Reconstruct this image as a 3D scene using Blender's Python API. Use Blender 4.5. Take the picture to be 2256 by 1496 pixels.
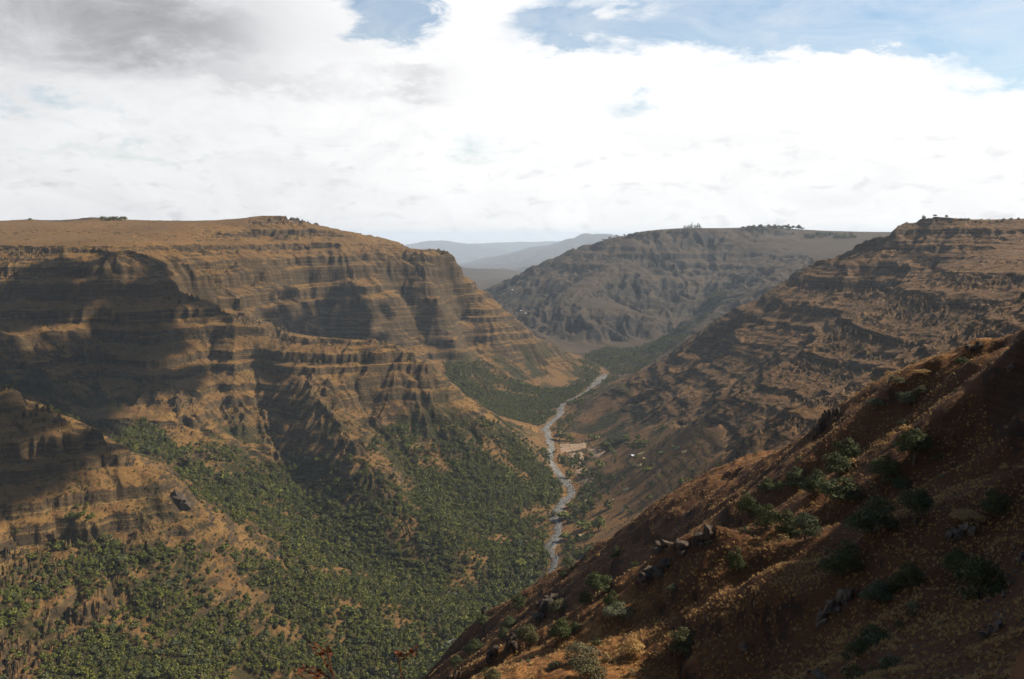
import bpy, math, random, time
import numpy as np
T0 = time.time()
for o in list(bpy.data.objects): bpy.data.objects.remove(o)
SC = bpy.context.scene
COL = SC.collection
random.seed(11); RNG = np.random.default_rng(11)

# ------------------------------------------------------------------ camera
CAMZ = 460.0            # the river bed is at about z = 0
FPX = 2035.0            # focal length in pixels of the 2256 px wide photograph
PITCH = math.atan((748 - 518) / FPX)
cam = bpy.data.cameras.new('camera'); cam_o = bpy.data.objects.new('camera', cam); COL.objects.link(cam_o)
cam.sensor_width = 36.0; cam.lens = 36.0 * FPX / 2256.0
cam.clip_start = 0.3; cam.clip_end = 120000
cam_o.location = (0, 0, CAMZ); cam_o.rotation_euler = (math.pi / 2 - PITCH, 0, 0)
SC.camera = cam_o

# ------------------------------------------------------------------ light
SUN_AZ = math.radians(73)      # from the viewing direction (+y) towards +x
SUN_EL = math.radians(41)
sun = bpy.data.lights.new('sun', 'SUN'); sun_o = bpy.data.objects.new('sun', sun); COL.objects.link(sun_o)
sun.energy = 5.0; sun.angle = math.radians(0.6); sun.color = (1.0, 0.925, 0.81)
sun_o.rotation_euler = (math.pi / 2 - SUN_EL, 0, math.pi - SUN_AZ)
sun_o.location = (300, 100, 900)
SC.view_settings.view_transform = 'Standard'; SC.view_settings.look = 'None'
SC.view_settings.exposure = 0.7; SC.view_settings.gamma = 1.0; SC.view_settings.use_curve_mapping = False
SC.render.engine = 'CYCLES'
cy = SC.cycles
cy.max_bounces = 4; cy.diffuse_bounces = 2; cy.glossy_bounces = 1; cy.transmission_bounces = 2
cy.volume_bounces = 1; cy.transparent_max_bounces = 4
cy.use_denoising = True

world = bpy.data.worlds.new('World'); SC.world = world; world.use_nodes = True

nt = world.node_tree; nt.nodes.clear()
class NB:
    """small helper for building node trees"""
    def __init__(s, nt): s.nt = nt
    def n(s, t, **kw):
        x = s.nt.nodes.new(t)
        for k, v in kw.items(): setattr(x, k, v)
        return x
    def lk(s, a, b): s.nt.links.new(a, b)
    def sock(s, x, v):
        if hasattr(v, 'is_output'): s.lk(v, x)
        else: x.default_value = v
    def m(s, op, a, b=None, c=None, clamp=False):
        x = s.n('ShaderNodeMath', operation=op, use_clamp=clamp)
        for i, v in enumerate((a, b, c)):
            if v is not None: s.sock(x.inputs[i], v)
        return x.outputs[0]
    def ss(s, lo, hi, v):
        x = s.n('ShaderNodeMapRange', interpolation_type='SMOOTHSTEP')
        s.sock(x.inputs['Value'], v); s.sock(x.inputs['From Min'], lo); s.sock(x.inputs['From Max'], hi)
        return x.outputs[0]
    def lin(s, v, a, b, c, d):
        x = s.n('ShaderNodeMapRange'); s.sock(x.inputs['Value'], v)
        for k, q in zip(('From Min', 'From Max', 'To Min', 'To Max'), (a, b, c, d)): s.sock(x.inputs[k], q)
        return x.outputs[0]
    def mix(s, f, a, b, blend='MIX'):
        x = s.n('ShaderNodeMix', data_type='RGBA', blend_type=blend)
        s.sock(x.inputs[0], f)
        for k, v in ((6, a), (7, b)): s.sock(x.inputs[k], v if hasattr(v, 'is_output') or len(v) == 4 else (*v, 1))
        return x.outputs[2]
    def noise(s, vec, scale, detail=4, rough=.5, dist=0.0, col=False):
        x = s.n('ShaderNodeTexNoise'); s.lk(vec, x.inputs['Vector'])
        x.inputs['Scale'].default_value = scale; x.inputs['Detail'].default_value = detail; x.inputs['Roughness'].default_value = rough; x.inputs['Distortion'].default_value = dist
        return x.outputs[1 if col else 0]
    def comb(s, x, y, z=0.0):
        c = s.n('ShaderNodeCombineXYZ')
        for i, v in enumerate((x, y, z)): s.sock(c.inputs[i], v)
        return c.outputs[0]

def build_world():
    w = NB(nt)
    wo = w.n('ShaderNodeOutputWorld')
    sky = w.n('ShaderNodeTexSky', sky_type='NISHITA', sun_disc=False, sun_elevation=SUN_EL, sun_rotation=SUN_AZ, altitude=900.0, dust_density=0.6, air_density=1.3, ozone_density=2.5)
    tc = w.n('ShaderNodeTexCoord'); sep = w.n('ShaderNodeSeparateXYZ'); w.lk(tc.outputs['Generated'], sep.inputs[0])
    dx, dy, dz = sep.outputs
    az = w.m('ARCTAN2', dx, dy)
    el = w.m('ARCTAN2', dz, w.m('SQRT', w.m('ADD', w.m('MULTIPLY', dx, dx), w.m('MULTIPLY', dy, dy))))
    # cloud sheets are flat: foreshortened towards the horizon
    inv = w.m('DIVIDE', 1.0, w.m('ADD', w.m('MAXIMUM', dz, 0.0), 0.12))
    px = w.m('MULTIPLY', dx, inv); py = w.m('MULTIPLY', dy, inv)
    sheet = w.comb(px, py, 0.0)
    ae = w.comb(w.m('MULTIPLY', az, 1.0), w.m('MULTIPLY', el, 2.3), 0.7)
    nb = w.noise(sheet, 1.15, 7, .55, .5)          # big cloud sheets
    ne = w.noise(ae, 9.0, 9, .66, .9)               # ragged edges
    nf = w.noise(ae, 30.0, 6, .6, .3)
    warp = w.m('MULTIPLY', w.m('SUBTRACT', ne, .5), 0.16)
    az2 = w.m('ADD', az, warp); el2 = w.m('ADD', el, w.m('MULTIPLY', w.m('SUBTRACT', w.noise(ae, 14.0, 8, .65), .5), 0.10))
    def blob(u, v, su, sv, k=1.0):
        a0 = math.atan((u - 1128) / FPX); e0 = math.atan((518 - v) / FPX * math.cos(a0)); sa = su / FPX; se = sv / FPX
        q = w.m('ADD', w.m('POWER', w.m('MULTIPLY', w.m('SUBTRACT', az2, a0), 1 / sa), 2.0), w.m('POWER', w.m('MULTIPLY', w.m('SUBTRACT', el2, e0), 1 / se), 2.0))
        return w.m('MULTIPLY', w.m('EXPONENT', w.m('MULTIPLY', q, -1.0)), k)
    def add(*v):
        r = v[0]
        for x in v[1:]: r = w.m('ADD', r, x)
        return r
    # coverage: general field plus the clouds and the openings seen up the valley
    cov = add(w.lin(nb, .30, .70, -.20, .80), w.lin(el, .0, .26, .75, .10), w.lin(el, .25, .36, .0, -1.4), w.lin(el, .0, .12, .55, .0), w.lin(ne, .3, .7, -.42, .42),
              blob(240, 40, 430, 170, 1.2), blob(660, 110, 140, 110, .5), blob(1040, 30, 130, 65, .9), blob(1480, 190, 380, 75, .75), blob(1900, 150, 110, 30, .9), blob(800, 180, 300, 75, .6),
              blob(2150, 250, 400, 60, .7), blob(1100, 340, 900, 100, .4), blob(1420, 30, 130, 40, .35),
              blob(860, 30, 120, 60, -1.3), blob(1230, 75, 110, 40, -.9), blob(1850, 45, 360, 62, -1.15), blob(2240, 60, 280, 90, -1.1), blob(1390, 235, 85, 38, -.75), blob(70, 225, 190, 36, -.6), blob(60, 330, 260, 22, -.45), blob(520, 350, 300, 16, -.3))
    dens = w.m('MAXIMUM', w.ss(-.05, 1.0, cov), w.m('MULTIPLY', w.lin(ne, .3, .7, .04, .45), w.ss(.45, .22, el)))
    # grey undersides
    under = add(blob(180, 40, 330, 115, 1.0), blob(450, 90, 150, 75, .6), blob(925, 190, 75, 26, .55), blob(620, 190, 200, 18, .3), w.m('MULTIPLY', w.ss(.30, .60, el), w.ss(.38, .62, nb)))
    lowc = w.m('MULTIPLY', w.m('MULTIPLY', w.ss(.52, .72, nf), w.ss(.16, .06, el)), .14)
    leftg = w.m('MULTIPLY', w.ss(.15, -.55, az), .17)
    shade = w.m('MINIMUM', add(w.m('MULTIPLY', under, .40), lowc, leftg, w.m('MULTIPLY', w.lin(ne, .35, .65, -1, 1), .055)), .68)
    val = w.m('MAXIMUM', w.m('SUBTRACT', w.lin(el, .02, .12, .96, 1.03), shade), .3)
    ccol = w.mix(w.m('MULTIPLY', shade, 1.2), (1.0, 1.0, 1.0), (.97, .98, 1.05))
    cm = w.n('ShaderNodeVectorMath', operation='SCALE'); w.lk(ccol, cm.inputs[0]); w.lk(val, cm.inputs['Scale'])
    b1 = w.n('ShaderNodeBackground'); w.lk(sky.outputs[0], b1.inputs[0]); b1.inputs[1].default_value = 0.072
    b2 = w.n('ShaderNodeBackground'); w.lk(cm.outputs[0], b2.inputs[0]); b2.inputs[1].default_value = 0.64
    mx = w.n('ShaderNodeMixShader'); w.lk(dens, mx.inputs[0]); w.lk(b1.outputs[0], mx.inputs[1]); w.lk(b2.outputs[0], mx.inputs[2])
    w.lk(mx.outputs[0], wo.inputs[0])
build_world()

# ------------------------------------------------------------------ noise
def hash2(ix, iy, seed):
    h = (ix.astype(np.int64) * 374761393 + iy.astype(np.int64) * 668265263 + seed * 1442695041) & 0xFFFFFFFF
    h = ((h ^ (h >> 13)) * 1274126177) & 0xFFFFFFFF
    h = h ^ (h >> 16)
    return h
def rnd(ix, iy, seed):
    return (hash2(ix, iy, seed) & 0xFFFF).astype(np.float32) / 65535.0
def perlin(x, y, seed=0):
    ix = np.floor(x); iy = np.floor(y); fx = (x - ix).astype(np.float32); fy = (y - iy).astype(np.float32)
    ix = ix.astype(np.int64); iy = iy.astype(np.int64)
    ux = fx * fx * fx * (fx * (fx * 6 - 15) + 10); uy = fy * fy * fy * (fy * (fy * 6 - 15) + 10)
    def g(ox, oy):
        a = rnd(ix + ox, iy + oy, seed) * np.float32(2 * math.pi)
        return np.cos(a) * (fx - ox) + np.sin(a) * (fy - oy)
    n0 = g(0, 0) * (1 - ux) + g(1, 0) * ux
    n1 = g(0, 1) * (1 - ux) + g(1, 1) * ux
    return (n0 * (1 - uy) + n1 * uy) * 1.5
def fbm(x, y, lam, octs=4, seed=0, gain=0.5):
    s = 0; a = 1.0; t = 0
    for k in range(octs):
        s = s + a * perlin(x / lam, y / lam, seed + 17 * k); t += a; a *= gain; lam *= 0.48
    return s / t
def smooth(a, b, x):
    t = np.clip((x - a) / (b - a), 0, 1); return t * t * (3 - 2 * t)

# ------------------------------------------------------------------ the lie of the land
# control lines traced over the ground: (u, v, D) = a bearing and dip as read off the photograph with a forward distance D in metres
CP, SP = math.cos(PITCH), math.sin(PITCH)
def P(u, v, D):
    a = (u - 1128) / FPX; b = (748 - v) / FPX
    dy = CP + b * SP; dz = -SP + b * CP
    return (a / dy * D, D, CAMZ + dz / dy * D)
def PZ(u, v, z):
    a = (u - 1128) / FPX; b = (748 - v) / FPX
    dy = CP + b * SP; dz = -SP + b * CP
    D = (z - CAMZ) * dy / dz
    return (a / dy * D, D, z)
def Q(u, D, z):
    return ((u - 1128) / FPX * D, D, z)
def uv_of(x, y, z):
    zz = z - CAMZ
    dep = y * CP - zz * SP; up = y * SP + zz * CP
    return 1128 + FPX * x / dep, 748 - FPX * up / dep

RIVER = [PZ(560, 1600, -7), PZ(800, 1520, -4), PZ(925, 1465, -2), PZ(1010, 1405, -1), PZ(1100, 1345, 0), PZ(1150, 1315, 0), PZ(1176, 1297, 1), PZ(1202, 1274, 1), PZ(1222, 1236, 2),
         PZ(1213, 1207, 2), PZ(1228, 1178, 2), PZ(1228, 1152, 3), PZ(1221, 1138, 3), PZ(1232, 1111, 3), PZ(1258, 1088, 4), PZ(1252, 1066, 4), PZ(1232, 1046, 4),
         PZ(1214, 1014, 5), PZ(1217, 981, 6), PZ(1206, 955, 7), PZ(1204, 940, 8), PZ(1233, 912, 9), PZ(1240, 891, 10), PZ(1288, 864, 11), PZ(1308, 849, 12), PZ(1335, 825, 14)]
RIVER2 = RIVER[-1:] + [PZ(1325, 808, 16), Q(1250, 3500, 25), Q(1120, 3900, 40), Q(1040, 4400, 55), Q(980, 5200, 70)]
L = []      # control lines
def line(*pts): L.append(list(pts))
def pl(*t): L.append([P(*q) for q in t])
def ql(*t): L.append([Q(*q) for q in t])
L.append(RIVER); L.append(RIVER2)
# left plateau: skyline, rim, cliff foot, headland
pl((-500,470,2900),(-150,480,2900),(0,487,3000),(70,483,3000),(130,490,3000),(200,478,3100),(280,483,3100),(380,487,3150),(430,497,3300),(520,488,3300),(575,475,3250),(632,475,3250),(730,503,3200),(800,519,3150),(860,544,3100),(930,552,3050),(980,547,3030),(998,557,3015))
pl((-400,560,2150),(0,562,2150),(130,553,2080),(185,572,2080),(235,556,2050),(330,588,2080),(380,597,2150),(450,590,2330),(560,570,2600),(640,562,2790),(740,554,2870),(850,558,2920),(930,560,2955),(1000,572,2995))
pl((-200,520,2500),(200,522,2500),(420,535,2600),(600,532,2880),(720,528,2980))
ql((-400,3300,488),(0,3350,488),(130,3350,478),(200,3400,496),(300,3400,488),(430,3600,468),(520,3650,484),(600,3650,500),(680,3600,490),(750,3550,468),(850,3450,432))
ql((-400,4200,480),(200,4200,490),(600,4200,470),(850,4000,420),(990,3600,330),(1010,3300,330))
ql((300,6000,480),(600,6000,380),(860,5600,250))
pl((998,557,3015),(1010,600,3000),(1040,640,2990),(1095,672,2980),(1130,692,2975),(1180,730,2970),(1215,762,2970),(1260,790,2980),(1305,814,2990))
ql((1060,3350,180),(1180,3250,70),(1250,3250,30))
pl((600,715,2440),(700,742,2560),(780,752,2590),(850,770,2620),(930,790,2600),(975,802,2600),(1015,808,2640),(1060,800,2720),(1130,800,2800),(1190,812,2850))
pl((1000,848,2430),(1040,880,2380),(1100,905,2340),(1160,920,2300))
pl((1090,840,2600),(1150,860,2600),(1220,880,2550))
ql((430,2250,270),(560,2250,200),(700,2280,150),(850,2330,105),(985,2400,72))
pl((600,566,2700),(615,640,2560),(640,710,2460))
pl((690,560,2830),(690,640,2755),(715,705,2690),(760,748,2625))
pl((742,555,2860),(772,625,2750),(812,695,2650),(862,765,2560))
pl((880,562,2950),(888,640,2860),(930,722,2760),(985,795,2655))
pl((930,560,2945),(962,650,2790),(1000,740,2690),(1022,805,2610))
pl((1000,640,2985),(1012,705,2930),(1035,765,2830))
pl((1040,645,2985),(1085,735,2850),(1140,800,2790))
pl((480,590,2380),(520,650,2330),(560,715,2250))
# middle spur
pl((235,556,2050),(310,602,2030),(380,640,2005),(450,682,1980),(512,698,1955),(524,718,1945),(590,741,1920),(660,743,1910),(740,746,1900),(800,752,1895),(832,742,1890),(862,763,1880),(950,789,1850),(985,850,1830),(1010,880,1820),(1060,908,1810),(1100,935,1800),(1150,975,1790),(1195,1010,1790))
pl((590,741,1920),(680,862,1700),(740,927,1590),(800,1010,1460),(860,1082,1375),(900,1150,1305),(950,1205,1265),(1040,1240,1250))
pl((800,900,1740),(870,990,1640),(950,1085,1510),(1040,1165,1390),(1140,1235,1290))
pl((985,960,1700),(1040,1030,1610),(1110,1110,1500),(1170,1170,1420))

pl((430,850,1700),(470,930,1590),(510,1000,1490),(560,1080,1400))
pl((560,800,1870),(565,870,1775),(595,960,1660),(645,1065,1505),(720,1152,1352))
pl((505,735,1925),(512,800,1830),(520,860,1745),(535,930,1650))
pl((465,760,1925),(470,820,1840),(490,890,1740),(515,960,1630))
pl((215,700,1950),(205,800,1800),(215,900,1620),(260,955,1500))
pl((330,700,1930),(320,800,1760),(330,900,1600),(350,975,1470))
pl((90,690,1900),(90,780,1740),(120,850,1600))
pl((-200,700,1900),(-100,650,1950),(0,645,1950),(120,650,1940),(300,655,1960))
pl((-150,700,1750),(30,800,1690),(60,860,1580),(190,936,1480),(300,986,1420),(380,1022,1380),(480,1092,1330),(640,1172,1280),(800,1240,1240),(1000,1278,1220),(1110,1298,1205))
# near left spur
pl((-300,740,1150),(-120,790,1150),(0,838,1150),(50,860,1140),(100,888,1130),(150,928,1120),(210,955,1110),(260,985,1100),(300,1015,1090),(365,1040,1080),(385,1065,1075),(402,1095,1068),(430,1118,1060),(500,1155,1070),(560,1195,1080),(620,1240,1090),(700,1265,1100),(770,1290,1110))
pl((-100,1150,930),(60,1185,940),(200,1190,965),(330,1160,1000),(400,1160,1025))
pl((0,1300,820),(150,1300,860),(300,1300,900),(450,1290,960))
pl((-200,1420,720),(0,1496,700),(300,1496,760),(600,1496,850),(800,1496,930))
pl((600,1350,970),(800,1350,1030),(950,1350,1085))
ql((-800,500,190),(-300,500,180),(0,480,170),(500,560,120),(800,640,100))
# far mesa
pl((1060,660,4820),(1100,636,4900),(1200,572,5220),(1312,532,5380),(1400,513,5220),(1520,506,5220),(1600,505,5380),(1700,500,5540),(1760,505,5700),(1950,517,6340),(2200,512,6980),(2500,512,6980))
pl((1180,725,3620),(1280,772,3380),(1400,782,3300))
pl((1130,690,4100),(1220,650,4260),(1260,610,4660))
pl((1420,775,3380),(1470,742,3860),(1550,655,4340),(1556,590,4820),(1556,530,5188))
pl((1500,700,3860),(1340,680,3940),(1250,690,3860))
pl((1400,600,4580),(1330,590,4660))
pl((1820,522,5380),(1750,560,4740),(1650,615,4260),(1530,715,3700),(1485,720,3540),(1420,770,3250))
ql((1480,2900,60),(1600,2950,140),(1700,3000,200),(1900,3100,310),(2200,3200,380),(2500,3200,400))
# hills far up the valley
pl((930,600,24375),(1010,577,24375),(1060,583,23750),(1085,572,24375),(1110,566,24375),(1150,548,25000),(1165,551,25000),(1190,552,26250),(1225,540,26875),(1250,532,27500),(1275,521,28125),(1290,518,28125),(1310,521,28125),(1330,528,28750),(1500,530,28750))
pl((1010,610,9500),(1060,600,9800),(1130,592,10500),(1200,585,11000))
ql((1060,5600,120),(1000,8000,60),(1200,8000,100),(1000,33500,-520),(1200,33500,-400))
pl((700,540,39000),(860,548,39000),(905,538,39000),(930,530,39000),(985,527,39000),(1010,533,39000),(1060,540,39000),(1110,552,39500),(1300,552,39500))
pl((700,545,44500),(1000,542,44500),(1060,538,44500),(1130,534,44500),(1190,537,44500),(1260,533,44500),(1400,530,44500))
ql((500,9000,300),(800,9000,100))
ql((-1000,20000,480),(0,20000,480),(300,20000,350),(700,20000,-50))
ql((1800,20000,480),(2600,20000,480))
ql((2000,9000,480),(2600,9000,480))
ql((-600,9000,480),(100,9000,470))
# right wall
pl((1262,912,2310),(1350,850,2380),(1430,812,2400),(1520,747,2420),(1600,682,2430),(1700,630,2430),(1800,580,2420),(1870,552,2420),(1950,520,2400),(1985,495,2400),(2050,475,2350),(2130,485,2350),(2170,492,2400),(2256,482,2350),(2500,470,2300),(2900,440,2200))
pl((1950,592,2150),(1850,645,2080),(1750,722,2000),(1650,800,1950),(1560,850,1930),(1450,902,1950),(1350,955,2010),(1260,975,2050))
pl((2900,500,1900),(2500,530,1900),(2256,556,1900),(2170,568,1880),(2100,590,1850),(2000,640,1780),(1900,700,1700),(1800,760,1620),(1700,820,1550),(1600,880,1510),(1500,945,1570),(1400,990,1700),(1320,1010,1820))
pl((2256,620,1500),(2200,650,1480),(2100,705,1430),(2000,790,1350),(1900,835,1300),(1800,875,1260),(1700,925,1260),(1560,1003,1350),(1450,1043,1440),(1330,1090,1520))
pl((2600,560,1300),(2256,640,1250),(2150,690,1180),(2000,780,1110),(1900,840,1060),(1800,882,1020),(1700,915,1000),(1648,945,985))
pl((1640,965,975),(1610,1012,985),(1590,1050,1000))
pl((1540,1020,1120),(1500,1080,1200),(1400,1130,1350))
ql((1128,600,180),(1128,900,80),(1150,1080,25))
ql((1300,600,205),(1300,900,115),(1330,1200,50))
ql((1600,420,315),(1600,600,245),(1600,850,190),(1700,850,215))
ql((1900,400,375),(1900,600,318),(1900,900,272))
ql((2200,300,410),(2200,500,372),(2200,900,345),(2600,700,400),(3000,500,440))
# hillside the photograph is taken from
pl((2330,655,145),(2256,700,150),(2200,725,155),(2130,755,160),(2050,790,166),(1960,832,174),(1850,905,185),(1800,950,192),(1700,1010,205),(1600,1050,220),(1500,1090,235),(1440,1112,245),(1380,1160,258),(1300,1210,275),(1220,1272,295),(1160,1310,305),(1100,1348,315),(1060,1385,320),(1010,1440,325),(960,1500,330),(880,1580,340))
pl((1640,1110,185),(1500,1200,175),(1400,1290,195),(1300,1350,210),(1200,1400,225),(1100,1460,240))
pl((1560,1165,128),(1450,1270,150),(1350,1350,165),(1250,1420,180),(1150,1500,190),(1050,1570,200))
pl((1500,1496,105),(1750,1496,80),(2000,1496,64),(2256,1496,54))
pl((1700,1250,112),(1850,1330,94),(2000,1370,82),(2256,1380,68))
pl((2256,1050,100),(2100,1080,112),(1950,1120,121),(1800,1180,124))
pl((2256,880,124),(2100,920,136),(1980,940,150))
pl((2380,880,116),(2380,1050,94),(2380,1200,80),(2380,1380,62),(2380,1496,50))
ql((2900,125,496),(3050,105,508),(3300,80,505),(4200,60,500))  # unseen bluff beyond the right edge, raised to shade the hillside
ql((3000,75,474),(3500,60,478),(4400,40,478))
pl((2500,1496,40),(2500,1700,26),(2300,1750,24))
ql((2256,205,430),(2256,280,410))
pl((2420,640,148),(2520,600,150))
ql((2750,220,450),(2900,380,445))
ql((-800,90,385),(-300,90,385),(300,100,392),(900,120,398))
ql((-1500,30,430),(0,30,434),(1128,30,439),(1800,30,440),(2400,25,443))
ql((-800,250,300),(0,250,300),(600,250,310),(900,300,305))
ql((-3000,8,454.5),(0,8,454.2),(1128,8,454.6),(2400,8,454.8),(4000,6,456.5))
ql((1128,1.0,458.3),(4000,1.0,458.5),(-2000,1.0,458.2))

pts = []
for ln in L:
    q = np.array(ln, float)
    th = np.arctan2(q[:, 0], q[:, 1]); lr = np.log(np.hypot(q[:, 0], q[:, 1]))
    for i in range(len(q) - 1):
        n = max(1, int(math.hypot(th[i+1] - th[i], lr[i+1] - lr[i]) / 0.022))
        for k in range(n):
            t = k / n
            pts.append((th[i] + (th[i+1]-th[i]) * t, lr[i] + (lr[i+1]-lr[i]) * t, q[i, 2] + (q[i+1, 2]-q[i, 2]) * t))
    pts.append((th[-1], lr[-1], q[-1, 2]))
for a in range(-120, 121, 20):      # the plateau all round, far off and behind
    if abs(a) > 42:
        for r, z in ((400, 470), (1500, 490), (5000, 490), (20000, 490), (45000, 490)):
            pts.append((math.radians(a), math.log(r), z if a > 0 else (z if r > 1500 else 250 + r * .13)))
pts = np.array(pts, np.float64)
N = len(pts)
dd = np.sqrt((pts[:, None, 0] - pts[None, :, 0])**2 + (pts[:, None, 1] - pts[None, :, 1])**2)
A = np.zeros((N + 1, N + 1)); A[:N, :N] = -dd + 0.0015 * np.eye(N); A[:N, N] = 1; A[N, :N] = 1
W = np.linalg.solve(A, np.concatenate([pts[:, 2], [0]]))
print('control points', N, round(time.time() - T0, 1))

# mesh rows (distance) and columns (bearing)
H = math.radians(31.5)
NC = 880
cols = np.concatenate([np.linspace(-math.radians(120), -H, 50)[:-1], np.linspace(-H, H, NC), np.linspace(H, math.radians(120), 50)[1:]])
segs = [(0.8, 30, 24), (30, 120, 90), (120, 345, 170), (345, 840, 50), (840, 1300, 130), (1300, 2100, 240), (2100, 3150, 270), (3150, 5900, 220), (5900, 9000, 35), (9000, 18000, 50), (18000, 46000, 80)]
rows = []
for a, b, n in segs: rows.append(np.exp(np.linspace(math.log(a), math.log(b), n, endpoint=False)))
rows = np.concatenate(rows + [[46000]])
# smooth the spacing so there are no jumps
ir = np.arange(len(rows)); k = np.ones(15) / 15
lrw = np.log(rows); pad = np.concatenate([lrw[0] - (lrw[7:0:-1] - lrw[0]), lrw, lrw[-1] + (lrw[-1] - lrw[-2:-9:-1])])
rows = np.exp(np.convolve(pad, k, 'valid'))
NR, NCOL = len(rows), len(cols)
# base surface on a coarser lattice, then interpolated
cth = np.interp(np.linspace(0, NCOL - 1, 420), np.arange(NCOL), cols); clr = np.log(np.interp(np.linspace(0, NR - 1, 460), np.arange(NR), rows))
GT, GR = np.meshgrid(cth, clr)
gz = np.zeros(GT.size)
fa, fb = GT.ravel(), GR.ravel()
for s in range(0, GT.size, 20000):
    e = s + 20000
    d2 = np.sqrt((fa[s:e, None] - pts[None, :, 0])**2 + (fb[s:e, None] - pts[None, :, 1])**2)
    gz[s:e] = W[N] - d2 @ W[:N]
gz = gz.reshape(GT.shape)
def bilerp(G, gt, gr, th, lr):
    fi = np.interp(th, gt, np.arange(len(gt))); fj = np.interp(lr, gr, np.arange(len(gr)))
    i = np.minimum(fi.astype(int), len(gt) - 2); j = np.minimum(fj.astype(int), len(gr) - 2)
    a = fi - i; b = fj - j
    return (G[j, i] * (1-a) + G[j, i+1] * a) * (1-b) + (G[j+1, i] * (1-a) + G[j+1, i+1] * a) * b
TH, LR = np.meshgrid(cols, np.log(rows))
Z = bilerp(gz, cth, clr, TH, LR).astype(np.float32)
R_ = np.exp(LR).astype(np.float32)
X = (R_ * np.sin(TH)).astype(np.float32); Y = (R_ * np.cos(TH)).astype(np.float32)
SINT, COST = np.sin(TH).astype(np.float32), np.cos(TH).astype(np.float32)
def grad(Zs):
    dr = np.gradient(Zs, axis=0) / np.gradient(R_, axis=0)
    dt = np.gradient(Zs, axis=1) / (np.gradient(TH, axis=1).astype(np.float32) * R_)
    return dr * SINT + dt * COST, dr * COST - dt * SINT
def blur(G, n):
    for _ in range(n):
        G = (np.roll(G, 1, 0) + G * 2 + np.roll(G, -1, 0)) / 4
        G = (np.roll(G, 1, 1) + G * 2 + np.roll(G, -1, 1)) / 4
    return G
print('base', round(time.time() - T0, 1))

# distance to the river
def dist_to(poly, x, y):
    best = np.full(x.shape, 1e9, np.float32)
    for (x0, y0, _), (x1, y1, _) in zip(poly[:-1], poly[1:]):
        vx, vy = x1 - x0, y1 - y0; t = np.clip(((x - x0) * vx + (y - y0) * vy) / (vx*vx + vy*vy), 0, 1)
        best = np.minimum(best, np.hypot(x - x0 - t * vx, y - y0 - t * vy))
    return best
DRIV = dist_to(RIVER + RIVER2[1:], X, Y)
NEAR = (1 - smooth(360, 520, R_))                       # the hillside the camera stands on
MID = smooth(380, 600, R_) * (1 - smooth(6500, 12000, R_))
def inpoly(poly, u, v):
    r = np.zeros(u.shape, bool); n = len(poly)
    for i in range(n):
        x0, y0 = poly[i]; x1, y1 = poly[(i + 1) % n]
        if y0 == y1: continue
        c = (y0 > v) != (y1 > v)
        r ^= c & (u < (x1 - x0) * (v - y0) / (y1 - y0) + x0)
    return r
u0_, v0_ = uv_of(X, np.maximum(Y, 1), Z)
FARM = blur((inpoly([(1225, 950), (1350, 945), (1480, 930), (1600, 940), (1600, 1010), (1500, 1110), (1300, 1210), (1200, 1290)], u0_, v0_) & (R_ > 1000) & (R_ < 2200) & (Y > 1)).astype(np.float32), 12)
CALM = 1 - .8 * FARM
# gullies: ribs that run down the fall line, octave by octave
def gully(x, y, gx, gy, lam, seed):
    m = np.hypot(gx, gy) + 1e-5
    px, py = -gy / m, gx / m
    qx, qy = x / lam, y / lam
    ix, iy = np.floor(qx), np.floor(qy); fx, fy = qx - ix, qy - iy
    va = np.zeros_like(x); wt = np.zeros_like(x)
    for i in (-1, 0, 1):
        for j in (-1, 0, 1):
            hx = rnd(ix.astype(np.int64) + i, iy.astype(np.int64) + j, seed) - .5; hy = rnd(ix.astype(np.int64) + i, iy.astype(np.int64) + j, seed + 5) - .5
            ppx = fx - i - .5 - hx; ppy = fy - j - .5 - hy
            w = np.exp(-(ppx * ppx + ppy * ppy) * 2.0)
            wt += w; va += w * np.cos((ppx * px + ppy * py) * np.float32(2 * math.pi))
    return va / wt
riv_w = smooth(14, 120, DRIV)
wx_ = fbm(X, Y, 260, 3, 101); wy_ = fbm(X, Y, 260, 3, 102); mod_ = np.clip(0.75 + 1.6 * fbm(X, Y, 380, 3, 103), .1, 1.9); mod2_ = np.clip(0.6 + 1.8 * fbm(X, Y, 120, 3, 104), 0, 1.8)
for lam, amp, lo in ((380, 30, 420), (150, 15, 420), (68, 9, 420), (30, 4.2, 420), (40, 5.0, 0), (15, 1.9, 0)):
    gx, gy = grad(blur(Z, 4)); sl = np.hypot(gx, gy)
    if lo:
        m = MID * CALM * riv_w * smooth(0.10, 0.5, sl) * (mod_ if lam > 60 else mod2_) * smooth(2, 70, Z)
        if lam > 300: m = m * smooth(1900, 2300, R_)
        if lam > 100: m = m * (1 + 1.6 * smooth(3300, 3900, R_))
        if lam < 40: m = m * (1 - smooth(2600, 3600, R_))
        if lam < 100: m = m * (1 - .5 * smooth(60, 200, X) * (1 - smooth(2700, 3000, R_)))
    else:
        m = NEAR * smooth(20, 60, R_) * smooth(.15, .5, sl) * mod2_
    rr = np.where(m.max(axis=1) > 1e-3)[0]; s = slice(rr[0], rr[-1] + 1)
    g = gully(X[s] + wx_[s] * lam * .9, Y[s] + wy_[s] * lam * .9, gx[s], gy[s], lam, int(lam) * 7)
    Z[s] += m[s] * amp * (0.45 - (1 - np.abs(g)) if lam > 60 else g)
print('gullies', round(time.time() - T0, 1))
gx, gy = grad(blur(Z, 4)); flat_ = .12 + .88 * smooth(.06, .32, np.hypot(gx, gy))
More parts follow.
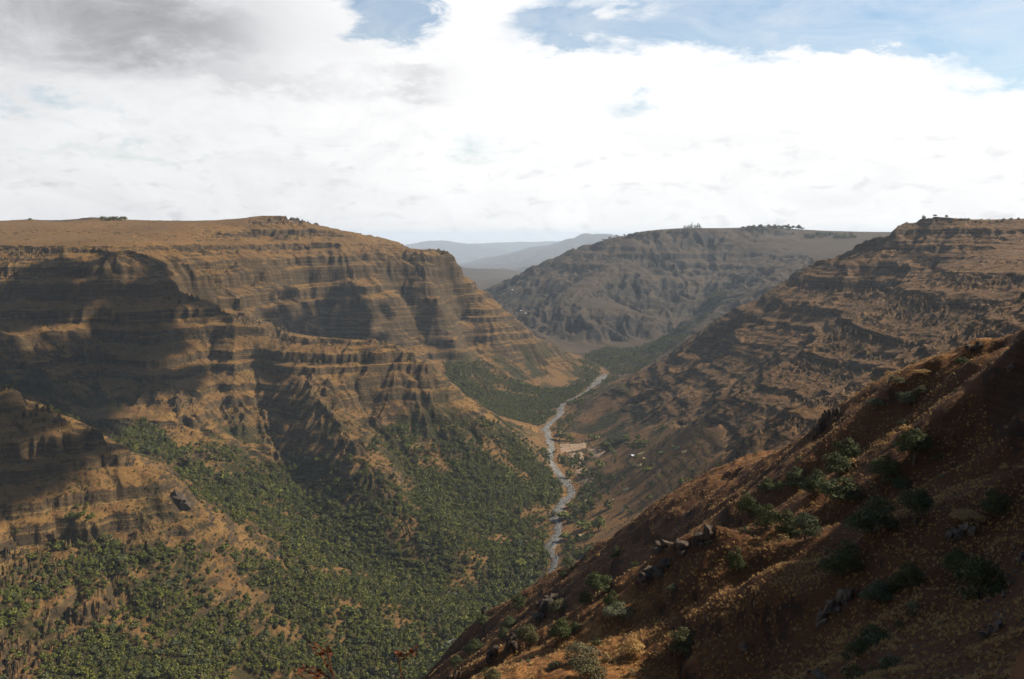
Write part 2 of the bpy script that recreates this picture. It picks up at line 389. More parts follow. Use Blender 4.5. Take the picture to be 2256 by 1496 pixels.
Z += flat_ * MID * CALM * riv_w * smooth(10, 90, Z) * fbm(X, Y, 170, 6, 3, .56) * 15 + (.25 + .75 * flat_) * MID * CALM * riv_w * smooth(10, 60, Z) * fbm(X, Y, 30, 4, 77, .6) * 4.5 + smooth(8000, 13000, R_) * smooth(470, 420, Z) * (1 - smooth(30000, 42000, R_) * .6) * (fbm(X, Y, 3200, 6, 88, .55) * 190 + np.abs(fbm(X, Y, 1100, 4, 89)) * 170) + NEAR * smooth(20, 90, R_) * fbm(X, Y, 34, 5, 9, .55) * 3.4

# hard lava beds: every bed ends in a cliff band
def beds(z0, z1, tmin, tmax, cmin, cmax, seed, run=0.11):
    r = np.random.default_rng(seed); zi, zo = [z0], [z0]; z = z0
    while z < z1:
        t = r.uniform(tmin, tmax); c = r.uniform(cmin, cmax)
        zi += [z + t * (1 - run), z + t]; zo += [z + t * (1 - c), z + t]; z += t
    return np.array(zi), np.array(zo)
gx, gy = grad(Z); sl0 = np.hypot(gx, gy)
zi1, zo1 = beds(60, 640, 18, 58, .35, .8, 5)
zi2, zo2 = beds(40, 640, 7, 17, .3, .75, 8, .2)
wv = fbm(X, Y, 420, 3, 21) * 12 + fbm(X, Y, 85, 3, 22) * 3.5
zw = Z + wv
left = smooth(40, -60, X - 0.02 * Y + 10 * 0)          # left of the river axis: stronger cliffs
patch = 0.7 + 1.3 * fbm(X, Y, 300, 3, 33)
st = np.clip(MID * CALM * smooth(85, 150, Z) * (0.55 + 0.45 * left) * np.clip(patch, .3, 1) * smooth(.12, .35, sl0), 0, 1)
Z = Z + st * (np.interp(zw, zi1, zo1).astype(np.float32) - zw)
zw = Z + wv * 1.3
st2 = np.clip(MID * CALM * smooth(20, 90, Z) * (0.36 + .28 * smooth(60, 200, X) + 1.0 * fbm(X, Y, 170, 3, 44)) * smooth(.15, .4, sl0), 0, .85)
Z = Z + st2 * (np.interp(zw, zi2, zo2).astype(np.float32) - zw)
zi3, zo3 = beds(250, 560, 7, 16, .35, .6, 12, .12)
zw = Z + fbm(X, Y, 45, 3, 55) * 9
st3 = np.clip(NEAR * smooth(60, 100, R_) * smooth(2050, 1750, u0_) * (0.05 + 1.2 * fbm(X, Y, 38, 3, 66)), 0, .7)
Z = Z + st3 * (np.interp(zw, zi3, zo3).astype(np.float32) - zw)
# small relief
gx, gy = grad(Z); sl = np.hypot(gx, gy)
Z += MID * riv_w * CALM * (0.4 + 1.0 * smooth(.5, 1.3, sl)) * (fbm(X, Y, 9, 2, 78) * 1.1) * (1 - smooth(1900, 2900, R_))
Z += NEAR * smooth(5, 40, R_) * (fbm(X, Y, 6, 3, 79) * .8 + (fbm(X, Y, 1.6, 2, 80) * .2))
# river bed: flat and a little sunk
bedz = bilerp(gz, cth, clr, TH, LR).astype(np.float32)
w_ = (1 - smooth(16, 38, DRIV)) * smooth(500, 700, R_)
Z = Z * (1 - w_) + (bedz - 1.2) * w_
gx, gy = grad(Z); SL = np.hypot(gx, gy)
print('terrain', NR, NCOL, round(time.time() - T0, 1))
LROWS = np.log(rows)
def ground(x, y):
    return bilerp(Z, cols, LROWS, np.arctan2(x, y), np.log(np.hypot(x, y)))
def gfield(F, x, y):
    return bilerp(F, cols, LROWS, np.arctan2(x, y), np.log(np.hypot(x, y)))

# ------------------------------------------------------------------ materials
def new_mat(name):
    m = bpy.data.materials.new(name); m.use_nodes = True
    t = m.node_tree; t.nodes.clear(); w = NB(t)
    out = w.n('ShaderNodeOutputMaterial'); bs = w.n('ShaderNodeBsdfPrincipled')
    bs.inputs['Roughness'].default_value = .95; bs.inputs['Specular IOR Level'].default_value = .12
    w.lk(bs.outputs[0], out.inputs[0])
    return m, w, bs
def attr(w, name): return w.n('ShaderNodeAttribute', attribute_name=name).outputs['Fac']
def bump(w, bs, h, strength, dist):
    b = w.n('ShaderNodeBump'); b.inputs['Strength'].default_value = strength; b.inputs['Distance'].default_value = dist
    w.lk(h, b.inputs['Height']); w.lk(b.outputs[0], bs.inputs['Normal'])
def ground_mat(name, near, tint):
    m, w, bs = new_mat(name)
    pos = w.n('ShaderNodeNewGeometry').outputs['Position']
    rock, green, gold = attr(w, 'rock'), attr(w, 'green'), attr(w, 'gold')
    k = 9.0 if near else 1.0
    n1 = w.noise(pos, .006 * k, 5, .6); n2 = w.noise(pos, .045 * k, 6, .62); n3 = w.noise(pos, .22 * k, 4, .65)
    grass = w.mix(w.ss(.35, .65, n1), (.088, .056, .031), (.130, .081, .041))
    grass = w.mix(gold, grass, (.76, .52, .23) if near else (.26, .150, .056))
    soil = w.mix(w.ss(.4, .65, n2), (.080, .045, .026), (.125, .070, .038))
    base = w.mix(w.ss(.42, .66, n2), grass, soil)
    base = w.mix(w.m('MULTIPLY', w.ss(.52, .70, n3), .55), base, (.045, .036, .022))
    base = w.mix(w.m('MULTIPLY', w.ss(.60, .40, n3), .25), base, (.24, .145, .07))
    # bare lava: grey brown with bedding streaks
    sx = w.n('ShaderNodeSeparateXYZ'); w.lk(pos, sx.inputs[0])
    zz = w.comb(w.m('MULTIPLY', sx.outputs[0], .012 * k), w.m('MULTIPLY', sx.outputs[1], .012 * k), w.m('MULTIPLY', sx.outputs[2], .20 * k))
    nb = w.noise(zz, 1.0, 5, .65)
    rk = w.mix(w.ss(.35, .65, nb), (.038, .030, .024), (.085, .060, .042))
    rk = w.mix(w.m('MULTIPLY', w.ss(.5, .7, n2), .6), rk, (.105, .070, .045))
    rf = w.ss(.30, .70, w.m('ADD', rock, w.m('MULTIPLY', w.m('SUBTRACT', n3, .5), .9)))
    base = w.mix(rf, base, rk)
    # thin beds: dark risers and pale grassy treads along the contour
    z2 = w.comb(w.m('MULTIPLY', sx.outputs[0], .005 * k), w.m('MULTIPLY', sx.outputs[1], .005 * k), w.m('MULTIPLY', sx.outputs[2], .20 * k))
    thin = w.noise(z2, 1.0, 5, .72)
    z3 = w.comb(w.m('MULTIPLY', sx.outputs[0], .20 * k), w.m('MULTIPLY', sx.outputs[1], .20 * k), w.m('MULTIPLY', sx.outputs[2], .03 * k))
    joint = w.noise(z3, 1.0, 3, .6)
    wall = w.ss(.02, .35, rock)
    base = w.mix(w.m('MULTIPLY', w.m('MULTIPLY', w.ss(.53, .62, thin), wall), .2 if near else .75), base, (.030, .024, .019))
    base = w.mix(w.m('MULTIPLY', w.m('MULTIPLY', w.ss(.44, .36, thin), wall), .1 if near else .55), base, (.24, .16, .08))
    base = w.mix(w.m('MULTIPLY', w.m('MULTIPLY', w.ss(.54, .64, joint), rf), .6), base, (.026, .021, .018))
    gr = w.mix(n2, (.018, .019, .008), (.045, .040, .018))
    gf = w.ss(.30, .75, w.m('ADD', green, w.m('MULTIPLY', w.m('SUBTRACT', n3, .5), .8)))
    base = w.mix(gf, base, gr)
    base = w.mix(1.0, base, tint, 'MULTIPLY')
    w.lk(base, bs.inputs['Base Color'])
    hgt = w.m('ADD', w.m('ADD', w.m('MULTIPLY', n3, .8), w.m('MULTIPLY', n2, 1.6)), w.m('SUBTRACT', w.m('MULTIPLY', joint, w.m('MULTIPLY', rf, -.8)), w.m('MULTIPLY', thin, w.m('MULTIPLY', wall, .15 if near else 1.2))))
    bump(w, bs, hgt, .9, .35 if near else 2.2)
    return m
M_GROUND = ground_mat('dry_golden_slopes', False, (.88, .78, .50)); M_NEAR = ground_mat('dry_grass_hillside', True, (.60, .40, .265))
M_RIGHT = ground_mat('dry_brown_slopes', False, (.84, .71, .50)); M_MESA = ground_mat('haze_tinted_scrub_slopes', False, (.43, .47, .49))  # mesa tint: grey scrub, with some distance haze put into the colour
def leaf_mat(name, c1, c2, c3):
    m, w, bs = new_mat(name)
    oi = w.n('ShaderNodeObjectInfo').outputs['Random']; gi = w.n('ShaderNodeNewGeometry')
    isl = gi.outputs['Random Per Island']
    c = w.mix(oi, c1, c2); c = w.mix(w.ss(.55, 1.0, isl), c, c3)
    big = w.noise(gi.outputs['Position'], .012, 4, .6); oi2 = w.m('FRACT', w.m('MULTIPLY', oi, 7.31))
    c = w.mix(w.m('MULTIPLY', w.ss(.45, .70, big), .55), c, c2); c = w.mix(w.m('MULTIPLY', w.ss(.80, .95, oi2), .6), c, (.13, .095, .045)); c = w.mix(w.m('MULTIPLY', w.ss(.22, .05, oi2), .55), c, (.075, .085, .050))
    c = w.mix(w.m('MULTIPLY', w.ss(.3, .0, isl), .6), c, (.018, .024, .010))
    w.lk(c, bs.inputs['Base Color']); bs.inputs['Roughness'].default_value = .7
    tr = w.n('ShaderNodeBsdfTranslucent'); w.lk(c, tr.inputs[0])
    mx = w.n('ShaderNodeMixShader'); mx.inputs[0].default_value = .12
    w.lk(bs.outputs[0], mx.inputs[1]); w.lk(tr.outputs[0], mx.inputs[2])
    w.lk(mx.outputs[0], w.nt.nodes['Material Output'].inputs[0])
    return m
M_LEAF = leaf_mat('forest_leaves', (.016, .025, .004), (.132, .134, .020), (.19, .185, .032))
M_BUSH = leaf_mat('bush_leaves', (.030, .038, .010), (.060, .068, .020), (.12, .12, .042))
M_OLIVE = leaf_mat('grey_olive_leaves', (.10, .105, .050), (.15, .15, .075), (.24, .23, .13))
M_DRY = leaf_mat('dry_grass', (.30, .16, .05), (.46, .27, .09), (.55, .36, .15))
def plain(name, c1, c2, scale, rough=.95, bd=.05):
    m, w, bs = new_mat(name)
    pos = w.n('ShaderNodeNewGeometry').outputs['Position']
    n = w.noise(pos, scale, 6, .65); n2 = w.noise(pos, scale * 6, 3, .6)
    c = w.mix(w.ss(.36, .64, n), c1, c2); c = w.mix(w.m('MULTIPLY', w.ss(.40, .65, n2), .55), c, tuple(x * .5 for x in c1))
    w.lk(c, bs.inputs['Base Color']); bs.inputs['Roughness'].default_value = rough
    bump(w, bs, n2, .6, bd)
    return m
M_BARK = plain('bark', (.09, .07, .05), (.15, .12, .09), 3)
M_ROCK = plain('lava_rock', (.040, .030, .023), (.115, .082, .055), .8, .95, .15)
M_STONE = plain('pale_stones', (.075, .056, .040), (.16, .125, .09), 1.5, .95, .05)
M_GRAVEL = plain('river_gravel', (.085, .075, .062), (.215, .19, .158), .10, .95, .2)
M_FIELD = plain('ploughed_field', (.22, .145, .085), (.32, .21, .125), .05, .98, .1)
M_STUBBLE = plain('stubble_field', (.42, .29, .12), (.55, .40, .18), .08, .98, .1)
M_WATER = plain('stream_water', (.10, .11, .10), (.16, .17, .15), .2, .15, .02)
M_TIN = plain('tin_roof', (.55, .56, .58), (.65, .66, .68), .5, .4, .01)
M_THATCH = plain('thatch', (.45, .32, .15), (.58, .42, .2), 2, .95, .03)
M_MUD = plain('mud_wall', (.22, .14, .09), (.28, .18, .11), 1.0, .95, .03)
M_TWIG = plain('red_twig', (.10, .028, .012), (.16, .045, .016), 20, .8, .005)

def grid_mesh(name, mask_faces, attrs, mat):
    used = np.zeros((NR, NCOL), bool)
    used[:-1, :-1] |= mask_faces; used[1:, :-1] |= mask_faces; used[:-1, 1:] |= mask_faces; used[1:, 1:] |= mask_faces
    idx = -np.ones((NR, NCOL), np.int64); idx[used] = np.arange(used.sum())
    j, i = np.where(mask_faces)
    f = np.stack([idx[j, i], idx[j, i+1], idx[j+1, i+1], idx[j+1, i]], 1).astype(np.int32)
    me = bpy.data.meshes.new(name)
    me.vertices.add(int(used.sum())); me.vertices.foreach_set('co', np.stack([X[used], Y[used], Z[used]], 1).astype(np.float32).ravel())
    me.loops.add(f.size); me.loops.foreach_set('vertex_index', f.ravel())
    me.polygons.add(len(f)); me.polygons.foreach_set('loop_start', np.arange(0, f.size, 4, dtype=np.int32)); me.polygons.foreach_set('loop_total', np.full(len(f), 4, np.int32))
    me.polygons.foreach_set('use_smooth', np.ones(len(f), bool))
    for an, arr in attrs.items():
        a = me.attributes.new(an, 'FLOAT', 'POINT'); a.data.foreach_set('value', np.ascontiguousarray(arr[used], dtype=np.float32))
    me.update(); me.materials.append(mat)
    o = bpy.data.objects.new(name, me); COL.objects.link(o); o['kind'] = 'structure'
    return o
# ------------------------------------------------------------------ ground cover fields
U, V = uv_of(X, Y, Z)
U = np.where((Y > 1) & (np.abs(U) < 9000), U, -9999).astype(np.float32); V = np.where(Y > 1, V, -9999).astype(np.float32)
FOREST1 = [(-80, 1560), (-80, 1330), (60, 1240), (160, 1130), (190, 1110), (250, 1200), (330, 1215), (420, 1200), (560, 1215), (640, 1260), (560, 1190), (440, 1112), (355, 1000), (420, 975), (560, 985), (640, 1010), (790, 1010), (850, 940), (1000, 925), (1100, 930), (1170, 965), (1205, 990), (1245, 1060), (1230, 1130), (1205, 1260), (1190, 1320), (1090, 1400), (960, 1560)]
FOREST2 = [(975, 795), (1030, 805), (1060, 790), (1110, 825), (1200, 860), (1285, 845), (1310, 830), (1300, 850), (1245, 900), (1205, 945), (1100, 915), (1040, 885), (985, 845)]
FOREST3 = [(1285, 815), (1275, 790), (1330, 765), (1400, 768), (1480, 735), (1560, 690), (1550, 630), (1600, 650), (1510, 745), (1430, 805), (1350, 850), (1300, 850)]
RAV = [(-80, 740), (60, 740), (170, 770), (240, 880), (340, 930), (400, 985), (350, 1000), (300, 1000), (180, 940), (60, 870), (-80, 830)]
LOWM = (R_ > 600)
inF = (R_ > 640) & inpoly(FOREST1, U, V) & (X < 260)
f1 = inF * (R_ < 1950)
f2 = inpoly(FOREST2, U, V) & (R_ > 2150) & (R_ < 3000)
f3 = inpoly(FOREST3, U, V) & (R_ > 2800) & (R_ < 4900)
fr = inpoly(RAV, U, V) & (R_ > 1300) & (R_ < 1900)
nz1 = fbm(X, Y, 90, 4, 201); nz2 = fbm(X, Y, 240, 3, 202)
FD = f1 * np.clip(.92 + 1.7 * nz1 - 1.2 * smooth(.55, 1.0, SL) - .55 * smooth(95, 190, Z), 0.02, .95) + f2 * np.clip(.8 + 1.0 * nz1 - .5 * smooth(.7, 1.1, SL), 0, 1) + f3 * np.clip(.62 + 1.2 * nz1, 0, .9) + fr * np.clip(.70 + 1.2 * nz1, 0, .95)
FD = np.clip(FD, 0, 1)
riverside = (R_ > 1000) & (DRIV > 15) & (DRIV < 60) & (R_ < 3300)
FD = np.maximum(FD, riverside * np.clip(.25 + 1.3 * nz1, 0, .6) * (X > -60))
FD = FD * np.where(R_ < 1190, smooth(2.5, 5, DRIV), smooth(15, 23, DRIV / np.clip(.75 + 1.1 * fbm(X, Y, 60, 3, 211), .35, 1.15)))
FD = blur(FD.astype(np.float32), 2)
# scattered scrub on the dry walls
SCR = ((R_ > 850) & (R_ < 3300) & (FD < .3)) * np.clip(.15 + .55 * nz1 + .35 * nz2, 0.02, .5) * (1 - .75 * smooth(300, 420, Z)) * np.where(X > 60, 1.7, 1.3)
SCR = SCR + ((R_ > 850) & (R_ < 2000) & (FD < .3)) * (X < 0) * smooth(260, 110, Z) * np.clip(.22 + .8 * nz1, 0, .5)
apron = ((R_ > 1500) & (R_ < 3150) & (X < 300) & (FD < .3)) * smooth(150, 70, Z) * smooth(20, 40, DRIV)
SCR = SCR + apron * np.clip(.22 + .6 * nz1, .08, .45)
hollow = inpoly([(1540, 830), (1600, 790), (1720, 800), (1760, 860), (1640, 900), (1560, 905)], U, V) & (R_ > 1500)
SCR = np.maximum(SCR, hollow * .45); SCR = np.maximum(SCR, FARM * (FD < .3) * np.clip(.16 + .6 * nz1, .04, .4) * smooth(18, 30, DRIV))
GREEN = np.clip(np.maximum(FD, blur(f1.astype(np.float32), 3) * (.42 + .35 * nz1)) + SCR * .5 + apron * (.26 + .4 * nz1) + smooth(3100, 3500, R_) * (.30 + .5 * nz2) * (1 - smooth(430, 480, Z)), 0, 1)
ROCK = smooth(.50, 1.25, SL) * MID + smooth(.85, 1.5, SL) * NEAR + (1 - MID) * (1 - NEAR) * .3
GOLD = np.clip(.3 + .9 * fbm(X, Y, 200, 3, 203) + .35 * NEAR, 0, 1) * smooth(.9, .35, SL)
GOLD = np.where((X < 0) & (R_ > 1900), GOLD * .75, GOLD)
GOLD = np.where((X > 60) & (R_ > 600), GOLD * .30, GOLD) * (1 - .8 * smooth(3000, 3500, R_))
GOLD = GOLD * (1 - .9 * NEAR * smooth(8, 34, X - .10 * (R_ - 100)) * (1 - smooth(150, 200, R_)))  # less gold here: redder soil, also darkened to deepen the hillside's shade
GOLD = np.maximum(GOLD, FARM * (.6 + .5 * nz1)); ROCK = ROCK * (1 - .6 * FARM)
ROCK = np.clip(ROCK + .45 * smooth(.42, .7, SL) * (X < 60) * smooth(2050, 2250, R_) * (1 - smooth(3200, 3400, R_)) * smooth(120, 190, Z) * (1 - smooth(395, 420, Z)) * (.6 + nz2), 0, 1)
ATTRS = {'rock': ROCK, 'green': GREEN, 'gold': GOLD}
jj = 0.5 * (R_[:-1, :-1] + R_[1:, 1:])
near_f = jj < 430
xm = X[:-1, :-1]; ym = Y[:-1, :-1]
rx = np.interp(ym, [p[1] for p in RIVER + RIVER2[1:]], [p[0] for p in RIVER + RIVER2[1:]])
left_f = (~near_f) & (xm < rx) & (jj < 3350)
farhill = (~near_f) & (~left_f) & (jj > 7500)
mesa_f = (~near_f) & (~left_f) & (~farhill) & (jj > 3050)
right_f = (~near_f) & (~left_f) & (~farhill) & (~mesa_f)
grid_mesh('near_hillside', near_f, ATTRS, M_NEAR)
grid_mesh('canyon_terrain', left_f, ATTRS, M_GROUND).name = 'left_canyon_terrain'
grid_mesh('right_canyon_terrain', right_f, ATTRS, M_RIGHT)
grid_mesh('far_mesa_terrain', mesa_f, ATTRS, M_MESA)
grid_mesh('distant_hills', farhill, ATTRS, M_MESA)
# haze: one even box of air round everything
def haze():
    z0, z1 = float(Z.min()) - 1.5, float(Z[:, 49:-49].max()) + 25; z1 = max(z1, float(Z.max()) + 5); e = 47000
    v = [(x, y, z) for z in (z0, z1) for y in (-e, e) for x in (-e, e)]
    me = bpy.data.meshes.new('haze'); me.from_pydata(v, [], [(0, 2, 3, 1), (4, 5, 7, 6), (0, 1, 5, 4), (2, 6, 7, 3), (0, 4, 6, 2), (1, 3, 7, 5)]); me.update()
    m = bpy.data.materials.new('haze_air'); m.use_nodes = True; t = m.node_tree; t.nodes.clear()
    o_ = t.nodes.new('ShaderNodeOutputMaterial'); pv = t.nodes.new('ShaderNodeVolumePrincipled')
    pv.inputs['Color'].default_value = (.76, .88, 1.0, 1); pv.inputs['Density'].default_value = HAZE; pv.inputs['Anisotropy'].default_value = .0
    pv.inputs['Density Attribute'].default_value = ''; pv.inputs['Temperature Attribute'].default_value = ''; pv.inputs['Color Attribute'].default_value = ''; m.cycles.homogeneous_volume = True
    t.links.new(pv.outputs[0], o_.inputs['Volume']); me.materials.append(m)
    o = bpy.data.objects.new('haze', me); COL.objects.link(o); o['kind'] = 'stuff'; o['label'] = 'pale blue air haze filling the canyon and its distance'; o['category'] = 'haze'
HAZE = 2.7e-5
haze()
def shade_cloud(cx, cy_, cz, rx_, ry_, rz_, n, seed):  # unseen cloud, added out of view to cast shade on the ground
    import bmesh
    rng = np.random.default_rng(seed); bm = bmesh.new()
    for k in range(n):
        t = rng.uniform(0, 6.28); q = rng.uniform(0, 1) ** .6
        r = rng.uniform(.06, .22) * (1.15 - .55 * q) * min(rx_, ry_) * 1.3
        c = np.array((q * math.cos(t) * rx_, q * math.sin(t) * ry_, rng.uniform(0, 1) * rz_ * (1 - .6 * q)))
        res = bmesh.ops.create_icosphere(bm, subdivisions=2, radius=1)
        for v in res['verts']:
            p = np.array(v.co); f = 1 + .13 * math.sin(5 * p[0] + k) * math.sin(4 * p[1] + 2 * k) + .1 * math.sin(9 * p[2] + 7 * p[0] + k)
            z = p[2] * r * f * .75
            v.co = (c[0] + p[0] * r * f, c[1] + p[1] * r * f, c[2] + (z if z > 0 else z * .3))
    me = bpy.data.meshes.new('shade_cloud'); bm.to_mesh(me); bm.free(); me.materials.append(M_SHADE_CLOUD)
    me.polygons.foreach_set('use_smooth', np.ones(len(me.polygons), bool))
    o = bpy.data.objects.new('shade_cloud', me); COL.objects.link(o); o.location = (cx, cy_, cz); o['kind'] = 'structure'
M_SHADE_CLOUD = bpy.data.materials.new('shade_cloud_white'); M_SHADE_CLOUD.use_nodes = True
M_SHADE_CLOUD.node_tree.nodes['Principled BSDF'].inputs['Base Color'].default_value = (.9, .9, .92, 1); M_SHADE_CLOUD.node_tree.nodes['Principled BSDF'].inputs['Roughness'].default_value = 1
def over(x, y, z, h):      # the spot of sky from which a cloud h metres up shades (x, y, z)
    k = h / math.tan(SUN_EL); return x + k * math.sin(SUN_AZ), y + k * math.cos(SUN_AZ), z + h
shade_cloud(*over(-830, 1730, 300, 1500), 400, 500, 120, 84, 3)
shade_cloud(*over(-430, 2590, 250, 1500), 300, 170, 70, 130, 7)
shade_cloud(*over(-640, 1080, 200, 1500), 190, 170, 80, 60, 4)
#VEG#
# ------------------------------------------------------------------ helpers for things
def tag(o, label=None, cat=None, group=None, kind=None):
    if label: o['label'] = label
    if cat: o['category'] = cat
    if group: o['group'] = group
    if kind: o['kind'] = kind
    return o
def raw_mesh(name, v, f, mats, midx=None, smooth_=False):
    me = bpy.data.meshes.new(name); me.from_pydata([tuple(p) for p in v], [], f)
    for m in mats: me.materials.append(m)
    if midx is not None: me.polygons.foreach_set('material_index', np.array(midx, np.int32))
    if smooth_: me.polygons.foreach_set('use_smooth', np.ones(len(f), bool))
    me.update(); return me
def obj(name, me, parent=None, loc=(0, 0, 0), rot=(0, 0, 0), sc=(1, 1, 1)):
    o = bpy.data.objects.new(name, me); COL.objects.link(o)
    o.location = loc; o.rotation_euler = rot; o.scale = sc
    if parent: o.parent = parent
    return o
def pick(u, v, dmin=25.0):
    """the point of the ground seen at bearing u, dip v"""
    a = (u - 1128) / FPX; b = (748 - v) / FPX
    dy = CP + b * SP; dz = -SP + b * CP
    D = np.exp(np.linspace(math.log(dmin), math.log(30000), 5000))
    x = a / dy * D; z = CAMZ + dz / dy * D
    g = ground(x, D); k = np.argmax(g >= z)
    if not (g >= z).any(): return None
    return np.array([x[k], D[k], g[k]])
def visible(x, y, z, n=160):
    t = np.linspace(.03, .985, n)[:, None]
    zz = CAMZ + (z[None] - CAMZ) * t
    return (ground(x[None] * t, y[None] * t) < zz + .5).all(axis=0)
def tube(v, f, p, q, r0, r1, n=5):
    p, q = np.array(p, float), np.array(q, float); d = q - p; d /= np.linalg.norm(d) + 1e-9
    a = np.cross(d, (0.3, 0.9, .2)); a /= np.linalg.norm(a); b = np.cross(d, a); k = len(v)
    for c, r in ((p, r0), (q, r1)):
        for i in range(n):
            t = 2 * math.pi * i / n; v.append(c + r * (a * math.cos(t) + b * math.sin(t)))
    for i in range(n): f.append((k + i, k + (i+1) % n, k + n + (i+1) % n, k + n + i))
def leaves(rng, lobes, n, size, flat=.25, nr=.5):
    """n leaf sprays spread through a crown made of lobes (centre, radii)"""
    vol = np.array([l[1][0] * l[1][1] for l in lobes]); vol /= vol.sum()
    v = []; f = []
    which = rng.choice(len(lobes), n, p=vol)
    for k in which:
        c, r = lobes[k]
        d = rng.normal(size=3); d /= np.linalg.norm(d)
        if d[2] < -.35: d[2] *= -.6
        rad = rng.uniform(.55, 1.06) ** .7
        p = np.array(c) + d * np.array(r) * rad
        nrm = d * 1.5 + rng.normal(size=3) * nr + np.array((0, 0, flat)); nrm /= np.linalg.norm(nrm)
        a = np.cross(nrm, rng.normal(size=3)); a /= np.linalg.norm(a); b = np.cross(nrm, a)
        s = size * rng.uniform(.6, 1.35); i = len(v)
        v += [p - a * s, p - b * s * .62 + nrm * s * .18, p + a * s, p + b * s * .62 + nrm * s * .18]
        f.append((i, i+1, i+2, i+3))
    return v, f
def crown_lobes(rng, kind):
    if kind == 'tall':
        return [((rng.uniform(-.12, .12), rng.uniform(-.12, .12), .35 + .62 * i / 5), (.20 + .10 * math.sin(1 + i * .6), .20 + .10 * math.sin(1 + i * .6), .17)) for i in range(6)]
    L_ = [((0, 0, .5), (.30, .30, .28))]
    n = {'round': 9, 'bush': 13, 'wide': 11}[kind]
    for i in range(n):
        t = 2 * math.pi * (i + rng.uniform(-.3, .3)) / n; r = rng.uniform(.20, .34); h = rng.uniform(.30, .70)
        if kind == 'wide': r = rng.uniform(.24, .42); h = rng.uniform(.42, .66)
        if kind == 'bush': h = rng.uniform(.10, .62); r = rng.uniform(.22, .36)
        q = rng.uniform(.17, .27)
        L_.append(((r * math.cos(t), r * math.sin(t), h), (q, q, q * .85)))
    L_.append(((rng.uniform(-.1, .1), rng.uniform(-.1, .1), .78), (.2, .2, .16)))
    return L_
def trunk_geo(rng, lobes, r=.035, low=.0):
    v = []; f = []
    top = np.array((rng.uniform(-.04, .04), rng.uniform(-.04, .04), .30))
    tube(v, f, (0, 0, -.08), top, r * 1.3, r)
    for c, _ in lobes[1:7]: tube(v, f, top, np.array(c), r * .6, r * .18, 4)
    return v, f
def tree_proto(seed, kind, nleaf, size, nr=.5):
    rng = np.random.default_rng(seed); lb = crown_lobes(rng, kind)
    return leaves(rng, lb, nleaf, size, .25, nr), trunk_geo(rng, lb)
def joined(name, pr, ml, mt=None):
    (v, f), (tv, tf) = pr
    n = len(v); return raw_mesh(name, list(v) + list(tv), f + [tuple(i + n for i in q) for q in tf], [ml, mt or M_BARK], [0] * len(f) + [1] * len(tf))
def split_meshes(name, pr, ml):
    (v, f), (tv, tf) = pr
    return raw_mesh(name + '_crown', v, f, [ml]), raw_mesh(name + '_trunk', tv, tf, [M_BARK])
# crowns: width about 1, height about 1
PR_FAR = [tree_proto(300 + i, k, 150, .135, .30) for i, k in enumerate(('round', 'round', 'wide', 'bush', 'round', 'bush'))]
PR_TALL = [tree_proto(340 + i, 'tall', 130, .06) for i in range(3)]
PR_NEAR = [tree_proto(360 + i, k, 2600, .030) for i, k in enumerate(('bush', 'bush', 'bush', 'bush', 'bush', 'round'))]
ME_FAR = [joined('tree', p, M_LEAF) for p in PR_FAR]
ME_FARS = [split_meshes('tree', p, M_LEAF) for p in PR_FAR]
ME_TALLS = [split_meshes('tall_tree', p, M_LEAF) for p in PR_TALL]
ME_TALL = [joined('tall_tree', p, M_LEAF) for p in PR_TALL]
ME_NEAR = {m.name: [split_meshes('bush', p, m) for p in PR_NEAR] for m in (M_BUSH, M_OLIVE, M_DRY)}

def scatter(name, P_, scale, rot, var, protos, label, cat, tilt=None):
    """one object holding many small plants or stones on the ground"""
    me = bpy.data.meshes.new(name); n = len(P_)
    me.vertices.add(n); me.vertices.foreach_set('co', np.ascontiguousarray(P_, dtype=np.float32).ravel())
    a = me.attributes.new('sc', 'FLOAT_VECTOR', 'POINT'); a.data.foreach_set('vector', np.ascontiguousarray(scale, dtype=np.float32).ravel())
    a = me.attributes.new('rt', 'FLOAT_VECTOR', 'POINT'); a.data.foreach_set('vector', np.ascontiguousarray(rot, dtype=np.float32).ravel())
    a = me.attributes.new('vr', 'INT', 'POINT'); a.data.foreach_set('value', np.ascontiguousarray(var, dtype=np.int32))
    me.update()
    o = bpy.data.objects.new(name, me); COL.objects.link(o); tag(o, label, cat, kind='stuff')
    g = bpy.data.node_groups.new(name + '_scatter', 'GeometryNodeTree')
    g.interface.new_socket('Geometry', in_out='INPUT', socket_type='NodeSocketGeometry'); g.interface.new_socket('Geometry', in_out='OUTPUT', socket_type='NodeSocketGeometry')
    N_ = g.nodes.new; lk = g.links.new
    gi, go = N_('NodeGroupInput'), N_('NodeGroupOutput')
    g2i = N_('GeometryNodeJoinGeometry')
    for pm in reversed(protos):
        po = bpy.data.objects.new(name + '_piece', pm)
        oi = N_('GeometryNodeObjectInfo'); oi.transform_space = 'ORIGINAL'; oi.inputs['Object'].default_value = po; oi.inputs['As Instance'].default_value = True
        lk(oi.outputs['Geometry'], g2i.inputs[0])
    ip = N_('GeometryNodeInstanceOnPoints'); ip.inputs['Pick Instance'].default_value = True
    def na(nm, dt):
        x = N_('GeometryNodeInputNamedAttribute'); x.data_type = dt; x.inputs['Name'].default_value = nm; return x.outputs['Attribute']
    lk(gi.outputs[0], ip.inputs['Points']); lk(g2i.outputs[0], ip.inputs['Instance'])
    lk(na('sc', 'FLOAT_VECTOR'), ip.inputs['Scale']); lk(na('vr', 'INT'), ip.inputs['Instance Index'])
    e2r = N_('FunctionNodeEulerToRotation'); lk(na('rt', 'FLOAT_VECTOR'), e2r.inputs[0]); lk(e2r.outputs[0], ip.inputs['Rotation'])
    lk(ip.outputs[0], go.inputs[0])
    md = o.modifiers.new('scatter', 'NODES'); md.node_group = g
    return o
